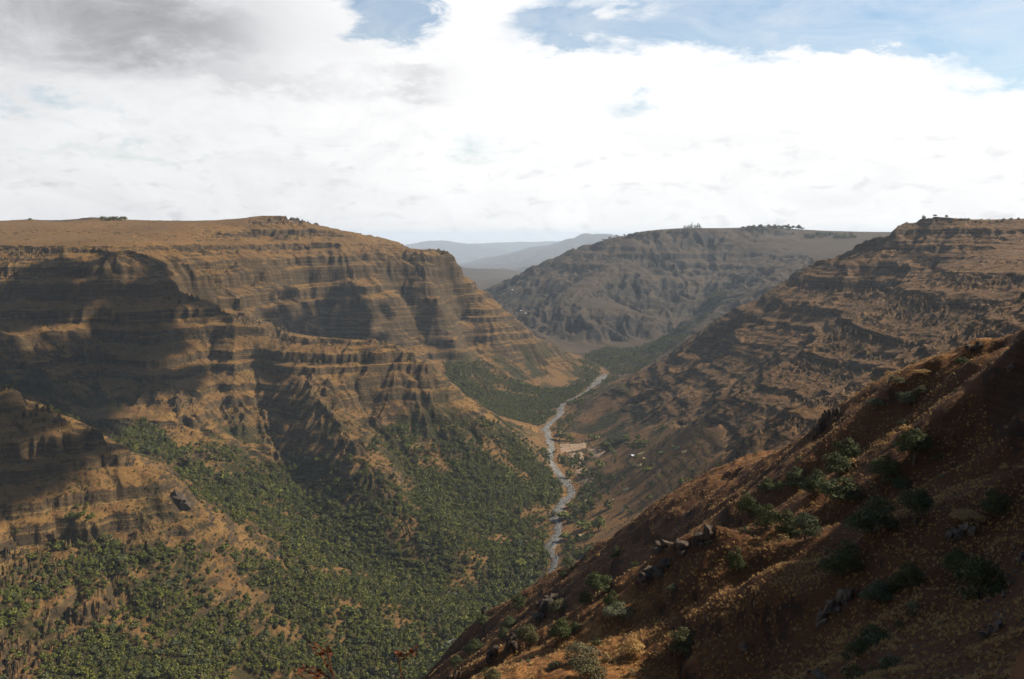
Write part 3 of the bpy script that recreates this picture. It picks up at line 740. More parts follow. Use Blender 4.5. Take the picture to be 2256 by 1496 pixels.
def jitter_grid(x0, x1, y0, y1, sp, rng):
    gx_, gy_ = np.meshgrid(np.arange(x0, x1, sp), np.arange(y0, y1, sp))
    gx_ = gx_ + rng.uniform(-.48, .48, gx_.shape) * sp; gy_ = gy_ + rng.uniform(-.48, .48, gy_.shape) * sp
    return gx_.ravel(), gy_.ravel()

# ------------------------------------------------------------------ river, fields, houses
def smooth_line(p, n=8):
    p = np.array(p, float); out = []
    for i in range(len(p) - 1):
        p0, p1, p2, p3 = p[max(i-1, 0)], p[i], p[i+1], p[min(i+2, len(p)-1)]
        for k in range(n):
            t = k / n
            out.append(.5 * (2*p1 + (p2-p0)*t + (2*p0-5*p1+4*p2-p3)*t*t + (3*p1-p0-3*p2+p3)*t**3))
    out.append(p[-1]); return np.array(out)
JIT = np.stack([fbm(np.arange(900) * 1.0, np.zeros(900) + q, 7, 3, 310 + q) for q in (3, 8)]) * .75
def ribbon(name, c, width, off, lift, mat, nx=9):
    d = np.gradient(c[:, :2], axis=0); d /= np.linalg.norm(d, axis=1)[:, None] + 1e-9
    nrm = np.stack([d[:, 1], -d[:, 0]], 1)
    v = []; f = []
    for i in range(len(c)):
        for k in range(nx):
            t = (k / (nx - 1) - .5) * 2
            jit = 1 + JIT[int(t > 0), i % JIT.shape[1]] * abs(t); x, y = c[i, :2] + nrm[i] * (off[i] + t * width[i] * jit); edge = 1 - abs(t) ** 4
            v.append((x, y, float(ground(np.array([x]), np.array([y]))[0]) + lift + .35 * edge - .9 * (1 - edge)))
    for i in range(len(c) - 1):
        for k in range(nx - 1):
            q = i * nx + k; f.append((q, q + nx, q + nx + 1, q + 1))
    o = obj(name, raw_mesh(name, v, f, [mat], smooth_=True)); tag(o, kind='structure'); return o
RC = smooth_line(RIVER, 16)
ar = np.arange(len(RC)) * .625
wN = fbm(ar, ar * 0 + 3.3, 13, 3, 301)
RW = np.interp(ar, [0, 40, 62, 75, 200], [.2, .25, .35, .70, .95])
ribbon('riverbed', RC, (10.5 + 10 * wN + 2.0 * np.sin(ar * .21)) * RW, 5 * fbm(ar, ar * 0 + 9.1, 17, 2, 302), .55, M_GRAVEL, 11)
ribbon('river', RC, 1.5 + 1.2 * fbm(ar, ar * 0 + 1.7, 5, 2, 303), 4.5 * fbm(ar, ar * 0 + 5.5, 9, 2, 304) * 2, .72, M_WATER, 5)
TRIB = smooth_line([PZ(985, 1276, 5), PZ(1030, 1280, 4.5), PZ(1085, 1276, 3.5), PZ(1112, 1290, 2), PZ(1145, 1304, 1.2)], 8)
ribbon('side_stream_bed', TRIB, 3.2 + 0 * TRIB[:, 0], 0 * TRIB[:, 0], .5, M_GRAVEL, 5)
FIELDS = [((1230, 976), (1296, 972), (1294, 986), (1234, 1000), 0), ((1252, 999), (1286, 994), (1288, 1014), (1250, 1018), 0), ((1251, 1019), (1288, 1015), (1280, 1024), (1258, 1033), 0),
          ((1292, 988), (1346, 986), (1318, 1010), (1300, 1006), 0), ((1264, 1037), (1288, 1028), (1302, 1038), (1267, 1051), 0), ((1270, 1055), (1312, 1049), (1304, 1064), (1278, 1067), 0),
          ((1284, 1063), (1302, 1061), (1300, 1068), (1286, 1068), 1), ((1290, 1086), (1310, 1081), (1306, 1090), (1292, 1092), 1), ((1282, 1096), (1300, 1090), (1306, 1104), (1286, 1108), 0),
          ((1402, 1000), (1424, 994), (1418, 999), (1404, 1004), 1), ((1400, 1025), (1416, 1021), (1412, 1027), (1402, 1029), 1), ((1372, 1078), (1388, 1072), (1384, 1080), (1374, 1083), 1), ((1270, 1178), (1288, 1178), (1286, 1184), (1272, 1183), 1), ((1500, 996), (1514, 992), (1510, 998), (1502, 1000), 1)]
for q in FIELDS:
    c4 = [pick(*p, dmin=700) for p in q[:4]]
    n = 9; v = []; f = []
    for j in range(n):
        for i in range(n):
            a, b = i / (n-1), j / (n-1)
            p = (c4[0] * (1-a) + c4[1] * a) * (1-b) + (c4[3] * (1-a) + c4[2] * a) * b
            x, y = p[0] + random.uniform(-.5, .5), p[1] + random.uniform(-1.2, 1.2)
            v.append((x, y, float(gfield(Z, np.array([x]), np.array([y]))[0]) + 1.0))
    for j in range(n-1):
        for i in range(n-1): f.append((j*n+i, j*n+i+1, (j+1)*n+i+1, (j+1)*n+i))
    bnd = [i for i in range(n*n) if i % n in (0, n-1) or i // n in (0, n-1)]
    for i in bnd: v[i] = (v[i][0], v[i][1], v[i][2] - 1.6)
    tag(obj('stubble_field' if q[4] else 'ploughed_field', raw_mesh('field', v, f, [M_STUBBLE if q[4] else M_FIELD], smooth_=True)), kind='structure')
def house(u, v, w, d, h, rot, roofm, name, label, cat):
    p = pick(u, v, 700); r = obj(name, None, None, (p[0], p[1], p[2] - .3), (0, 0, rot)); tag(r, label, cat)
    W2, D2 = w / 2, d / 2
    vv = [(-W2, -D2, 0), (W2, -D2, 0), (W2, D2, 0), (-W2, D2, 0), (-W2, -D2, h), (W2, -D2, h), (W2, D2, h), (-W2, D2, h), (-W2, 0, h + d * .32), (W2, 0, h + d * .32)]
    obj('wall', raw_mesh('house_wall', vv, [(0, 1, 5, 4), (2, 3, 7, 6), (1, 2, 6, 9, 5), (3, 0, 4, 8, 7)], [M_MUD]), r)
    e = .5; t = .12; hh = h + d * .32 + .06; he = h - .1
    rv = []
    for zo in (0, t): rv += [(-W2-e, -D2-e, he+zo), (W2+e, -D2-e, he+zo), (W2+e, 0, hh+zo), (-W2-e, 0, hh+zo), (W2+e, D2+e, he+zo), (-W2-e, D2+e, he+zo)]
    obj('roof', raw_mesh('house_roof', rv, [(6, 7, 8, 9), (9, 8, 10, 11), (0, 3, 2, 1), (3, 5, 4, 2), (0, 1, 7, 6), (5, 11, 10, 4), (1, 2, 8, 7), (2, 4, 10, 8), (0, 6, 9, 3), (3, 9, 11, 5)], [roofm]), r)
    obj('door', raw_mesh('house_door', [(-.5, -D2-.04, 0), (.5, -D2-.04, 0), (.5, -D2-.04, 2), (-.5, -D2-.04, 2), (-.5, -D2+.05, 0), (.5, -D2+.05, 0), (.5, -D2+.05, 2), (-.5, -D2+.05, 2)], [(0, 1, 2, 3), (1, 5, 6, 2), (0, 3, 7, 4), (3, 2, 6, 7)], [M_BARK]), r)
house(1394, 1006, 7.5, 5.5, 2.4, .5, M_TIN, 'farmhouse', 'small farmhouse with a shining white tin roof above the valley fields', 'house')
house(1419, 1012, 4.5, 4, 2.0, .2, M_THATCH, 'farm_shed', 'tiny pale shed beside the tin-roofed farmhouse', 'shed')
for i, (u, v, lb) in enumerate(((1148, 686, 'topmost'), (1158, 692, 'middle'), (1128, 640, 'leftmost'))):
    house(u, v, 9, 6, 3, .4 * i, M_TIN, 'distant_house', lb + ' tiny pale house on the hazy terraced slope beyond the left headland', 'house')
def straw_stack(u, v, w, h, label):
    p = pick(u, v, 700); vv = []; f = []; n = 14; prof = [(.48, -.1), (.52, .15), (.47, .4), (.36, .65), (.2, .85), (.04, 1.0)]
    rr = np.random.default_rng(5)
    for (r, z) in prof:
        for i in range(n):
            t = 2 * math.pi * i / n; k = r * w * rr.uniform(.93, 1.07); vv.append((k * math.cos(t), k * math.sin(t) * .85, z * h))
    for j in range(len(prof) - 1):
        for i in range(n): f.append((j*n+i, j*n+(i+1) % n, (j+1)*n+(i+1) % n, (j+1)*n+i))
    f.append(tuple(range((len(prof)-1)*n, len(prof)*n)))
    tag(obj('straw_stack', raw_mesh('straw_stack', vv, f, [M_THATCH], smooth_=True), None, p), label, 'straw stack')
straw_stack(1374, 1126, 10, 6, 'bright golden straw stack on the slope above the riverside trees')
straw_stack(1350, 1104, 5, 4, 'small pale straw stack beside the path above the gravel bend')
print('river', round(time.time() - T0, 1))

# ------------------------------------------------------------------ forest
def place_tree(meshes, name, p, w, h, label, cat, group, rng, parts=True):
    r = obj(name, None, None, (p[0], p[1], p[2]), (0, 0, rng.uniform(0, 6.28))); tag(r, label, cat, group)
    r.scale = (w, w, h)
    obj('crown', meshes[0], r); obj('trunk', meshes[1], r)
    return r
rg = np.random.default_rng(77)
FX, FY, FS = [], [], []
for (x0, x1, y0, y1, sp, smin, smax, rlo, rhi) in ((-640, 300, 600, 1900, 4.6, 2.8, 12.0, 640, 1950), (-260, 330, 2120, 3000, 6.0, 4.5, 9, 1950, 2900), (150, 1100, 2800, 4800, 8.5, 5, 10, 2900, 4900)):
    a, b = jitter_grid(x0, x1, y0, y1, sp, rg)
    r = np.hypot(a, b); k = (r > rlo) & (r < rhi)
    a, b = a[k], b[k]
    d = gfield(FD, a, b); k = rg.uniform(size=len(a)) < d * 1.15
    a, b, d = a[k], b[k], d[k]
    FX.append(a); FY.append(b); FS.append(smin + (smax - smin) * rg.beta(1.1, 3.4, len(a)) * (.6 + .5 * d))
FX, FY, FS = map(np.concatenate, (FX, FY, FS)); FS = FS * np.where(rg.uniform(size=len(FS)) > .955, 1.6, 1.0); FZ = ground(FX, FY)
fu, fv = uv_of(FX, FY, FZ)
inside = (fu > 5) & (fu < 2250) & (fv > 500) & (fv < 1490)
app = np.where(inside, FS / FY, 0)
cand = np.argsort(-app)[:900]
vis = visible(FX[cand], FY[cand], FZ[cand] + FS[cand] * .7)
pick300 = cand[vis][:300]
rest = np.ones(len(FX), bool); rest[pick300] = False
zone_label = lambda u, v: ('rounded green tree in the dense forest along the bottom edge left of the dark hillside' if v > 1400 else 'rounded green tree in the valley forest below the near left spur' if u < 640 else 'rounded green tree in the forest between the spur and the river')
for k in pick300:
    mi = int(rg.integers(0, 6)); lab = zone_label(fu[k], fv[k])
    place_tree(ME_FARS[mi], 'forest_tree', (FX[k], FY[k], FZ[k]), FS[k], FS[k] * rg.uniform(.75, 1.1), lab, 'tree', lab.replace('rounded green tree', 'trees'), rg)
ri = np.where(rest)[0]; n = len(ri)
hs = FS[ri] * rg.uniform(.75, 1.25, n)
scatter('valley_forest', np.stack([FX[ri], FY[ri], FZ[ri] - .1], 1), np.stack([FS[ri], FS[ri], hs], 1), np.stack([0*hs, 0*hs, rg.uniform(0, 6.28, n)], 1), rg.integers(0, 6, n), ME_FAR, 'dense olive green forest covering the valley floor and lower slopes', 'forest')
print('forest', len(FX), round(time.time() - T0, 1))
# scrub on the dry walls
a, b = jitter_grid(-1500, 1500, 850, 3300, 6.5, rg)
d = gfield(SCR.astype(np.float32), a, b); k = rg.uniform(size=len(a)) < d * .85
a, b = a[k], b[k]; SS = 1.3 + 4.0 * rg.beta(1.2, 4.0, len(a)); c = ground(a, b)
su, sv = uv_of(a, b, c); inside = (su > 5) & (su < 2250) & (sv > 500) & (sv < 1490)
app = np.where(inside, SS / b, 0); cand = np.argsort(-app)[:900]
vis = visible(a[cand], b[cand], c[cand] + SS[cand] * .7); p300 = cand[vis][:300]
rest = np.ones(len(a), bool); rest[p300] = False
for k in p300:
    lab = ('dark green shrub dotted over the dry right canyon wall' if a[k] > 60 else 'dark green shrub clinging to the dry slopes of the near left spur' if b[k] < 1250 else 'dark green shrub scattered over the dry middle spur')
    o = obj('shrub', ME_FAR[int(rg.integers(0, 6))], None, (a[k], b[k], c[k] - .1), (0, 0, rg.uniform(0, 6.28)), (SS[k], SS[k], SS[k] * rg.uniform(.7, 1.0))); tag(o, lab, 'shrub', lab.replace('dark green shrub', 'shrubs'))
ri = np.where(rest)[0]; n = len(ri)
scatter('hillside_scrub', np.stack([a[ri], b[ri], c[ri] - .1], 1), np.stack([SS[ri], SS[ri], SS[ri] * .85], 1), np.stack([0*ri, 0*ri, rg.uniform(0, 6.28, n)], 1), rg.integers(0, 6, n), ME_FAR, 'small dark scrub speckling the dry canyon walls', 'scrub')
print('scrub', len(a), round(time.time() - T0, 1))
# trees among the fields: zoomed reading (x, base y, width, height), kind
FT = [(755, 530, 60, 85, 't'), (770, 645, 34, 130, 't'), (1165, 472, 40, 70, 't'), (1140, 410, 36, 66, 't'), (1105, 585, 22, 60, 't'), (1175, 635, 40, 60, 'r'), (1240, 795, 56, 75, 't'), (920, 660, 44, 120, 't'),
      (840, 800, 40, 75, 't'), (795, 705, 30, 60, 't'), (605, 1030, 60, 95, 't'), (520, 1045, 26, 60, 't'), (480, 1035, 24, 60, 't'), (592, 1345, 155, 175, 'r'), (430, 1330, 160, 110, 'r'), (270, 770, 85, 115, 'r'),
      (210, 605, 85, 75, 'r'), (610, 645, 110, 95, 'r'), (510, 545, 52, 75, 'r'), (460, 600, 62, 90, 'r'), (540, 340, 100, 65, 'r'), (270, 365, 80, 105, 'r'), (170, 360, 140, 130, 'r'), (695, 1105, 95, 130, 'r'),
      (350, 1160, 120, 105, 'r'), (440, 1180, 95, 150, 'r'), (280, 1090, 85, 65, 'r'), (100, 1185, 72, 75, 'r'), (220, 1220, 150, 95, 'r'), (300, 1245, 110, 60, 'r'), (725, 810, 74, 100, 'r'), (690, 895, 62, 75, 'r'),
      (1440, 470, 82, 75, 'r'), (1280, 505, 92, 62, 'r'), (1000, 570, 52, 66, 'r'), (970, 645, 72, 66, 'r'), (900, 1115, 62, 66, 'r'), (1150, 1005, 72, 62, 'r'), (1410, 990, 72, 85, 'r'), (1610, 710, 72, 66, 'r'),
      (1500, 840, 82, 75, 'r'), (1600, 850, 82, 85, 'r'), (1120, 700, 120, 62, 'r'), (160, 420, 26, 60, 't'), (105, 505, 34, 50, 'r'), (1305, 230, 40, 60, 'r'), (580, 760, 30, 60, 't'), (1290, 715, 30, 45, 'r'), (700, 960, 40, 60, 'r'),
      (860, 860, 40, 40, 'r'), (940, 1150, 60, 45, 'r'), (1170, 840, 46, 60, 'r'), (230, 1450, 130, 90, 'r'), (830, 1420, 80, 100, 'r'), (980, 1260, 50, 60, 'r')]
for i in range(26):
    FT.append((rg.uniform(620, 1100), rg.uniform(330, 480), rg.uniform(50, 100), rg.uniform(45, 80), 'r'))
SPECIAL = {13: 'largest round dark green tree by the river bend below the fields', 14: 'broad grey green tree left of the largest round riverside tree', 1: 'tallest slender dark tree standing in the middle of the terraced fields', 22: 'broad dark tree on the far bank at the head of the ploughed fields', 15: 'dark round tree on the river bank beside the lowest ploughed field'}
for i, (zx, zy, zw, zh, kd) in enumerate(FT):
    u, v = 1200 + zx / 4.9875, 900 + zy / 4.9875; p = pick(u, v, 700)
    if p is None or p[1] > 3000: continue
    w = zw / 4.9875 / FPX * p[1]; h = zh / 4.9875 / FPX * p[1] * 1.05
    ms = ME_TALLS[i % 3] if kd == 't' else ME_FARS[i % 6]
    if kd == 't': w *= 1.9
    lab = SPECIAL.get(i) or ('slender dark tree among the terraced valley fields' if kd == 't' else 'round bushy tree in the thicket behind the valley fields' if i >= 55 else 'round bushy tree along the river bank' if u < 1296 else 'round bushy tree among the terraced valley fields')
    place_tree(ms, 'slender_tree' if kd == 't' else 'field_tree', p, w * 1.15, h, lab, 'tree', None if i in SPECIAL else lab.replace('tree', 'trees'), rg)
# trees on the skylines: (u, base v, width, height, kind, label, group)
SKY = []
for u, v, w, h in ((1508, 507, 8, 9), (1516, 507, 8, 9), (1523, 507, 8, 14), (1530, 507, 7, 10), (1536, 507, 8, 13), (1541, 507, 7, 11)): SKY.append((u, v, w, h, 't', 'tall tree in the small clump on the hazy mesa rim'))
for u in range(1640, 1775, 9): SKY.append((u + random.uniform(-3, 3), 505 - 4 * math.exp(-((u - 1735) / 40) ** 2) + 2, random.uniform(9, 14), random.uniform(7, 12), 'r', 'small tree in the row along the highest hump of the far mesa'))
for i in range(34): SKY.append((random.uniform(1765, 1885), random.uniform(517, 525), random.uniform(7, 12), random.uniform(5, 9), 'r', 'small tree of the thin wood below the far mesa skyline'))
for u, w in ((224, 13), (232, 16), (241, 14), (250, 15), (259, 13), (268, 11), (275, 9)): SKY.append((u, 486, w, 9, 'r', 'dark bush in the clump on the left plateau skyline'))
SKY += [(66, 486, 6, 6, 'r', 'lone tiny tree on the skyline at the far left'), (612, 529, 6, 11, 't', 'left one of two dark trees on the plateau bench under the hilltop'), (634, 530, 9, 11, 't', 'right one of two dark trees on the plateau bench under the hilltop')]
for u, v in ((2035, 480), (2060, 478), (2085, 480), (2118, 486), (2127, 487), (2134, 488), (2150, 491), (2161, 493), (2180, 492), (2196, 490), (2210, 488), (2228, 486), (2244, 484)): SKY.append((u, v, random.uniform(5, 9), random.uniform(4, 8), 'r', 'small bush on the skyline of the right ridge'))
for u in range(1330, 1500, 14): SKY.append((u + random.uniform(-5, 5), 524 - (u - 1330) * .09, random.uniform(4, 8), random.uniform(3, 6), 'r', 'tiny bush along the left rim of the far mesa'))
for i, (u, v, w, h, kd, lab) in enumerate(SKY):
    p = None
    for dv in (0, 2, 4, 6, 9, 13, 18):
        p = pick(u, v + dv, 700)
        if p is not None and p[1] < 8500: break
    if p is None or p[1] > 8500: continue
    w_ = w / FPX * p[1]; h_ = h / FPX * p[1] * 1.1
    place_tree(ME_TALLS[i % 3] if kd == 't' else ME_FARS[i % 6], 'skyline_tree' if kd == 't' else 'skyline_bush', p, w_ * (1.9 if kd == 't' else 1.2), h_, lab, 'tree' if kd == 't' else 'bush', None if (' lone' in ' ' + lab or ' one of' in lab) else lab + 's', rg)
print('trees', round(time.time() - T0, 1))

# ------------------------------------------------------------------ near hillside: bushes, outcrops, tussocks, stones
BUSH = [
 (1360,1362,52,40,'o','pale grey green rounded bush on the sunlit rib, brightest on the near hillside'),
 (1356,1230,22,28,'g','small bright green bush alone on the open grass below the crest'),
 (1254,1254,24,38,'o','tall grey leafy bush on the crest against the gravel river'),
 (1240,1272,22,20,'g','small dark green bush just below the tall grey bush by the river'),
 (1143,1344,32,38,'g','olive bush on the crest beside the cracked grey outcrop'),
 (1318,1312,56,52,'d','large dark green thicket bush in the gully below the crest'),
 (1290,1330,32,30,'d','lower left bush of the dark thicket in the gully'),
 (1345,1338,28,40,'d','dark upright bush touching the left of the pale grey green bush'),
 (1231,1358,44,40,'d','dark bush right below the cracked grey outcrop'),
 (1233,1408,50,46,'y','large yellow green bush at the left of the sunlit rib'),
 (1266,1390,26,22,'y','small bright yellow green bush on the right shoulder of the large yellow green one'),
 (1160,1430,50,56,'d','big dark bush between the columnar outcrop and the yellow green bush'),
 (1122,1386,32,30,'y','olive bush in the hollow left of the cracked grey outcrop'),
 (1109,1404,24,22,'g','small green bush above the columnar outcrop'),
 (1066,1376,30,22,'y','low bush at the foot of the rock pinnacle'),
 (1046,1438,42,32,'g','spreading green bush on the crest below the rock pinnacle'),
 (1280,1462,64,48,'o','wide pale bush low on the sunlit rib near the bottom edge'),
 (1302,1496,66,50,'y','yellow green bush cut by the bottom edge under the wide pale bush'),
 (1085,1500,36,28,'g','green bush at the bottom edge left of the columnar outcrop'),
 (1006,1466,28,24,'g','small bush where the crest leaves the bottom of the picture'),
 (1398,1252,20,16,'d','small dark bush above the long dark ledge'),
 (1481,1300,20,16,'o','little pale bush at the top end of the sunlit rib'),
 (1396,1442,44,36,'h','dry brown bush on the shaded grass right of the sunlit rib'),
 (1505,1430,56,50,'g','dark green bush alone in the shade right of the sunlit rib'),
 (1645,1142,40,58,'g','upright dark green bush near the crest, leftmost of the upper bushes'),
 (1687,1086,36,32,'y','rounded bush with sunlit top on the crest slope, left of a touching pair'),
 (1715,1080,26,22,'y','smaller right bush of the touching pair on the crest slope'),
 (1752,1072,42,44,'g','green bush above the crest slope, between the touching pair and a dark mass'),
 (1792,1088,50,54,'d','dark bush at the left end of the long dark mass'),
 (1868,1018,54,54,'g','upper bush of two stacked ones below the dark crest rock'),
 (1842,1048,50,52,'d','lower bush of two stacked ones below the dark crest rock'),
 (1850,1102,94,56,'d','broad low bush in the middle of the long dark mass'),
 (2013,1024,70,78,'d','big shaded bush high on the dark slope under the right skyline'),
 (1946,1064,54,62,'d','dark bush between the two stacked bushes and the big shaded one'),
 (1689,1164,50,54,'g','left bush of three in a row on the shaded slope'),
 (1734,1180,50,58,'g','middle bush of three in a row on the shaded slope'),
 (1774,1190,54,66,'d','right bush of three in a row on the shaded slope'),
 (1920,1176,92,84,'d','very large dark bush in the middle of the shaded slope'),
 (2016,1156,66,84,'d','dark bush touching the right side of the very large dark one'),
 (1983,1078,34,30,'d','small dark bush above the very large dark one'),
 (1853,1270,76,80,'d','dark bush standing alone above the pale grey ledge'),
 (2001,1288,54,54,'g','bush right of the pale grey ledge, upper of a group of three'),
 (1931,1326,66,48,'g','low bush overhanging the right end of the pale grey ledge'),
 (1972,1300,34,32,'g','small bush between the two right of the pale grey ledge'),
 (2109,1274,60,64,'d','left bush of the black pair at the right edge'),
 (2156,1318,98,96,'d','huge black bush at the right edge of the shaded slope'),
 (2191,1130,50,54,'d','dark bush high at the right edge beside pale rocks'),
 (1920,1424,66,50,'g','green tinged bush in the black lower right part'),
 (1890,1446,44,44,'d','small bush touching the left of the green tinged bush low in the dark'),
 (1622,1262,36,58,'d','narrow dark bush right of the crest knob'),
 (2135,1150,64,28,'h','low dry bush beside the pale rocks on the dark slope'),
 (2001,890,40,26,'y','bright yellow green bush on the upper crest slope'),
 (2030,866,26,18,'y','small bush just above the bright yellow green one on the upper crest'),
 (2123,804,26,18,'y','little bush on the highest sunlit strip of the crest'),
 (2032,826,30,13,'h','flat dry bush on the upper crest skyline'),
 (1983,846,32,16,'d','low dark bush on the upper crest skyline left of the flat dry bush'),
 (1931,900,36,22,'d','dark low bush left of the bright yellow green one'),
 (2246,684,30,30,'d','bush on the skyline at the right edge of the picture'),
]
KM = {'o': (M_OLIVE.name, (3, 0)), 'g': (M_BUSH.name, (2, 4)), 'd': (M_BUSH.name, (0, 1, 5)), 'y': (M_BUSH.name, (4, 2)), 'h': (M_DRY.name, (0, 4))}
for i, (u, v, w, h, kd, lab) in enumerate(BUSH):
    p = None
    for dv in (0, 4, 8, 14, 22, 30):
        p = pick(u, v + dv)
        if p is not None and p[1] < 420: break
    if p is None or p[1] > 420: continue
    mn, vs = KM[kd]
    w_ = w / FPX * p[1] * 1.25; h_ = h / FPX * p[1] * 1.15
    r = place_tree(ME_NEAR[mn][vs[i % len(vs)]], 'bush', (p[0], p[1], p[2] - .12), w_, h_, lab, 'bush', 'bushes on the near hillside', rg)
print('bushes', round(time.time() - T0, 1))
import bmesh
def block_mesh(seed):
    rng = np.random.default_rng(seed); bm = bmesh.new()
    for k in range(18):
        d = rng.uniform(-1, 1, 3); m = np.abs(d).max(); d = d / m * rng.uniform(.8, 1.0); bm.verts.new(d * (.5, .5, .5))
    r = bmesh.ops.convex_hull(bm, input=list(bm.verts))
    bmesh.ops.delete(bm, geom=[e for e in set(r['geom_interior'] + r['geom_unused']) if isinstance(e, bmesh.types.BMVert)], context='VERTS')
    me = bpy.data.meshes.new('rock_block'); bm.to_mesh(me); bm.free(); me.materials.append(M_ROCK); return me
BLK = [block_mesh(500 + i) for i in range(9)]
BLKP = []
for i in range(5):
    me = block_mesh(540 + i); me.materials.clear(); me.materials.append(M_STONE); BLKP.append(me)
OUT = [(1210,1344,58,54,'b','cracked grey rock outcrop on the crest beside the gravel river',16,1.0), (1106,1448,64,46,'c','columnar rock outcrop low on the crest under the pinnacle',16,1.0), (1066,1366,18,34,'p','thin rock pinnacle standing on the crest against the forest',5,1.0),
       (1556,1204,50,56,'b','dark rock knob jutting from the crest above the sunlit rib',14,1.0), (1842,1346,76,46,'l','pale grey rock ledge in the middle of the shaded slope',12,2), (1462,1262,104,24,'l','long flat ledge of dark rock above the gully thicket',14,1.0),
       (1462,1216,54,36,'b','dark boulders below the crest knob',10,1.0), (2118,1184,64,26,'l','pale rocks breaking the dark slope at right',9,2), (1822,938,52,46,'c','dark stepped crag at the head of the crest slope',14,1.0), (2140,772,40,34,'b','small crag on the upper crest skyline',9,1.0),
       (2180,1400,60,30,'l','scattered pale blocks low at the right edge',8,2), (1000,1500,40,36,'c','dark rock step where the crest meets the bottom edge',8,1.0)]
for (u, v, w, h, kd, lab, n, pm) in OUT:
    p = pick(u, v)
    if p is None or p[1] > 420: continue
    s_ = p[1] / FPX; W_, H_ = w * s_, h * s_; rr = np.random.default_rng(int(u))
    r = obj('rock_pinnacle' if kd == 'p' else 'rock_outcrop', None, None, (p[0], p[1], p[2])); tag(r, lab, 'rock')
    mesh_set = BLKP if pm == 2 else BLK
    for k in range(n):
        if kd == 'p':
            t = k / n; off = (rr.uniform(-.1, .1) * W_, rr.uniform(-.1, .1) * W_, H_ * (t + .08)); sc_ = (W_ * (.75 - .5 * t), W_ * (.7 - .45 * t), H_ / n * 1.7)
        elif kd == 'c':
            t = rr.uniform(-.5, .5); hh = H_ * rr.uniform(.55, 1.0) * (1 - .5 * abs(t)); off = (t * W_, rr.uniform(-.15, .3) * W_, hh * .35); sc_ = (W_ * rr.uniform(.12, .2), W_ * rr.uniform(.15, .25), hh * 1.0)
        elif kd == 'l':
            t = rr.uniform(-.5, .5); off = (t * W_, rr.uniform(-.1, .25) * W_, H_ * rr.uniform(.0, .4)); sc_ = (W_ * rr.uniform(.18, .32), W_ * rr.uniform(.2, .35), H_ * rr.uniform(.5, .9))
        else:
            t = rr.uniform(0, 6.28); q = rr.uniform(0, .42) ** .8; z_ = rr.uniform(0, .75) * (1 - q); off = (q * W_ * math.cos(t), q * W_ * math.sin(t) * .8, z_ * H_); b_ = rr.uniform(.25, .45); sc_ = (W_ * b_, W_ * b_ * rr.uniform(.7, 1.1), H_ * b_ * rr.uniform(.8, 1.2))
        gz_ = float(ground(np.array([p[0] + off[0]]), np.array([p[1] + off[1]]))[0]) - p[2]
        zt = off[2] + (gz_ if kd in 'cl' else min(gz_, 0) * .7)
        obj('rock_block', mesh_set[k % len(mesh_set)], r, (off[0], off[1], zt), (rr.uniform(-.25, .25), rr.uniform(-.25, .25), rr.uniform(0, 6.28)), sc_)
# rock fin on the near left spur
p = pick(404, 1118, 700)
if p is not None:
    r = obj('rock_fin', None, None, tuple(p)); tag(r, 'leaning dark rock fin at the lower end of the near left spur', 'rock')
    for k in range(7):
        t = k / 6; obj('rock_block', BLK[k % 9], r, (-8 + t * 11, 6 - t * 7, 6 - 8 * t), (.10 + .04 * k, -.25, .5 + .3 * k), (8 + 2 * (k % 3), 13, 30 - 16 * t))
# tussocks and stones
def tuft(seed, nb=13):
    rng = np.random.default_rng(seed); v = []; f = []
    for k in range(nb):
        t = rng.uniform(0, 6.28); lean = rng.uniform(.15, .8); h = rng.uniform(.5, 1.0); w = rng.uniform(.03, .07)
        b0 = np.array((math.cos(t) * .12, math.sin(t) * .12, -.1)); sd = np.array((-math.sin(t), math.cos(t), 0)) * w
        m_ = b0 + np.array((math.cos(t) * lean * .35, math.sin(t) * lean * .35, h * .65)); e = b0 + np.array((math.cos(t) * lean * .9, math.sin(t) * lean * .9, h))
        i = len(v); v += [b0 - sd, b0 + sd, m_ + sd * .8, m_ - sd * .8, e]; f += [(i, i+1, i+2, i+3), (i+3, i+2, i+4)]
    return raw_mesh('tussock', v, f, [M_DRY])
TUFT = [tuft(600 + i) for i in range(6)]
def near_points(n, rmin, rmax, rng):
    th = rng.uniform(-math.radians(34), math.radians(34), n); r = np.exp(rng.uniform(math.log(rmin), math.log(rmax), n))
    return r * np.sin(th), r * np.cos(th)
xa, ya = near_points(260000, 22, 400, rg)
cl = fbm(xa, ya, 14, 3, 401) + .5 * fbm(xa, ya, 4, 2, 402); sl_ = gfield(SL, xa, ya)
k = (rg.uniform(size=len(xa)) < np.clip(.5 + 1.3 * cl, .08, 1)) & (sl_ < 1.25); xa, ya = xa[k], ya[k]; za = ground(xa, ya); n = len(xa)
sz = rg.uniform(.14, .42, n) * (1 + .45 * (rg.uniform(size=n) > .93))
scatter('grass_tussocks', np.stack([xa, ya, za], 1), np.stack([sz * 1.2, sz * 1.2, sz], 1), np.stack([rg.normal(0, .12, n), rg.normal(0, .12, n), rg.uniform(0, 6.28, n)], 1), rg.integers(0, 6, n), TUFT, 'dry golden grass tussocks all over the near hillside', 'grass')
xa, ya = near_points(16000, 25, 390, rg); cl = fbm(xa, ya, 22, 3, 411)
k = rg.uniform(size=len(xa)) < np.clip(.25 + 1.5 * cl, .03, 1); xa, ya = xa[k], ya[k]; za = ground(xa, ya); n = len(xa)
sz = rg.uniform(.18, .55, n) * (1 + 1.8 * (rg.uniform(size=n) > .96))
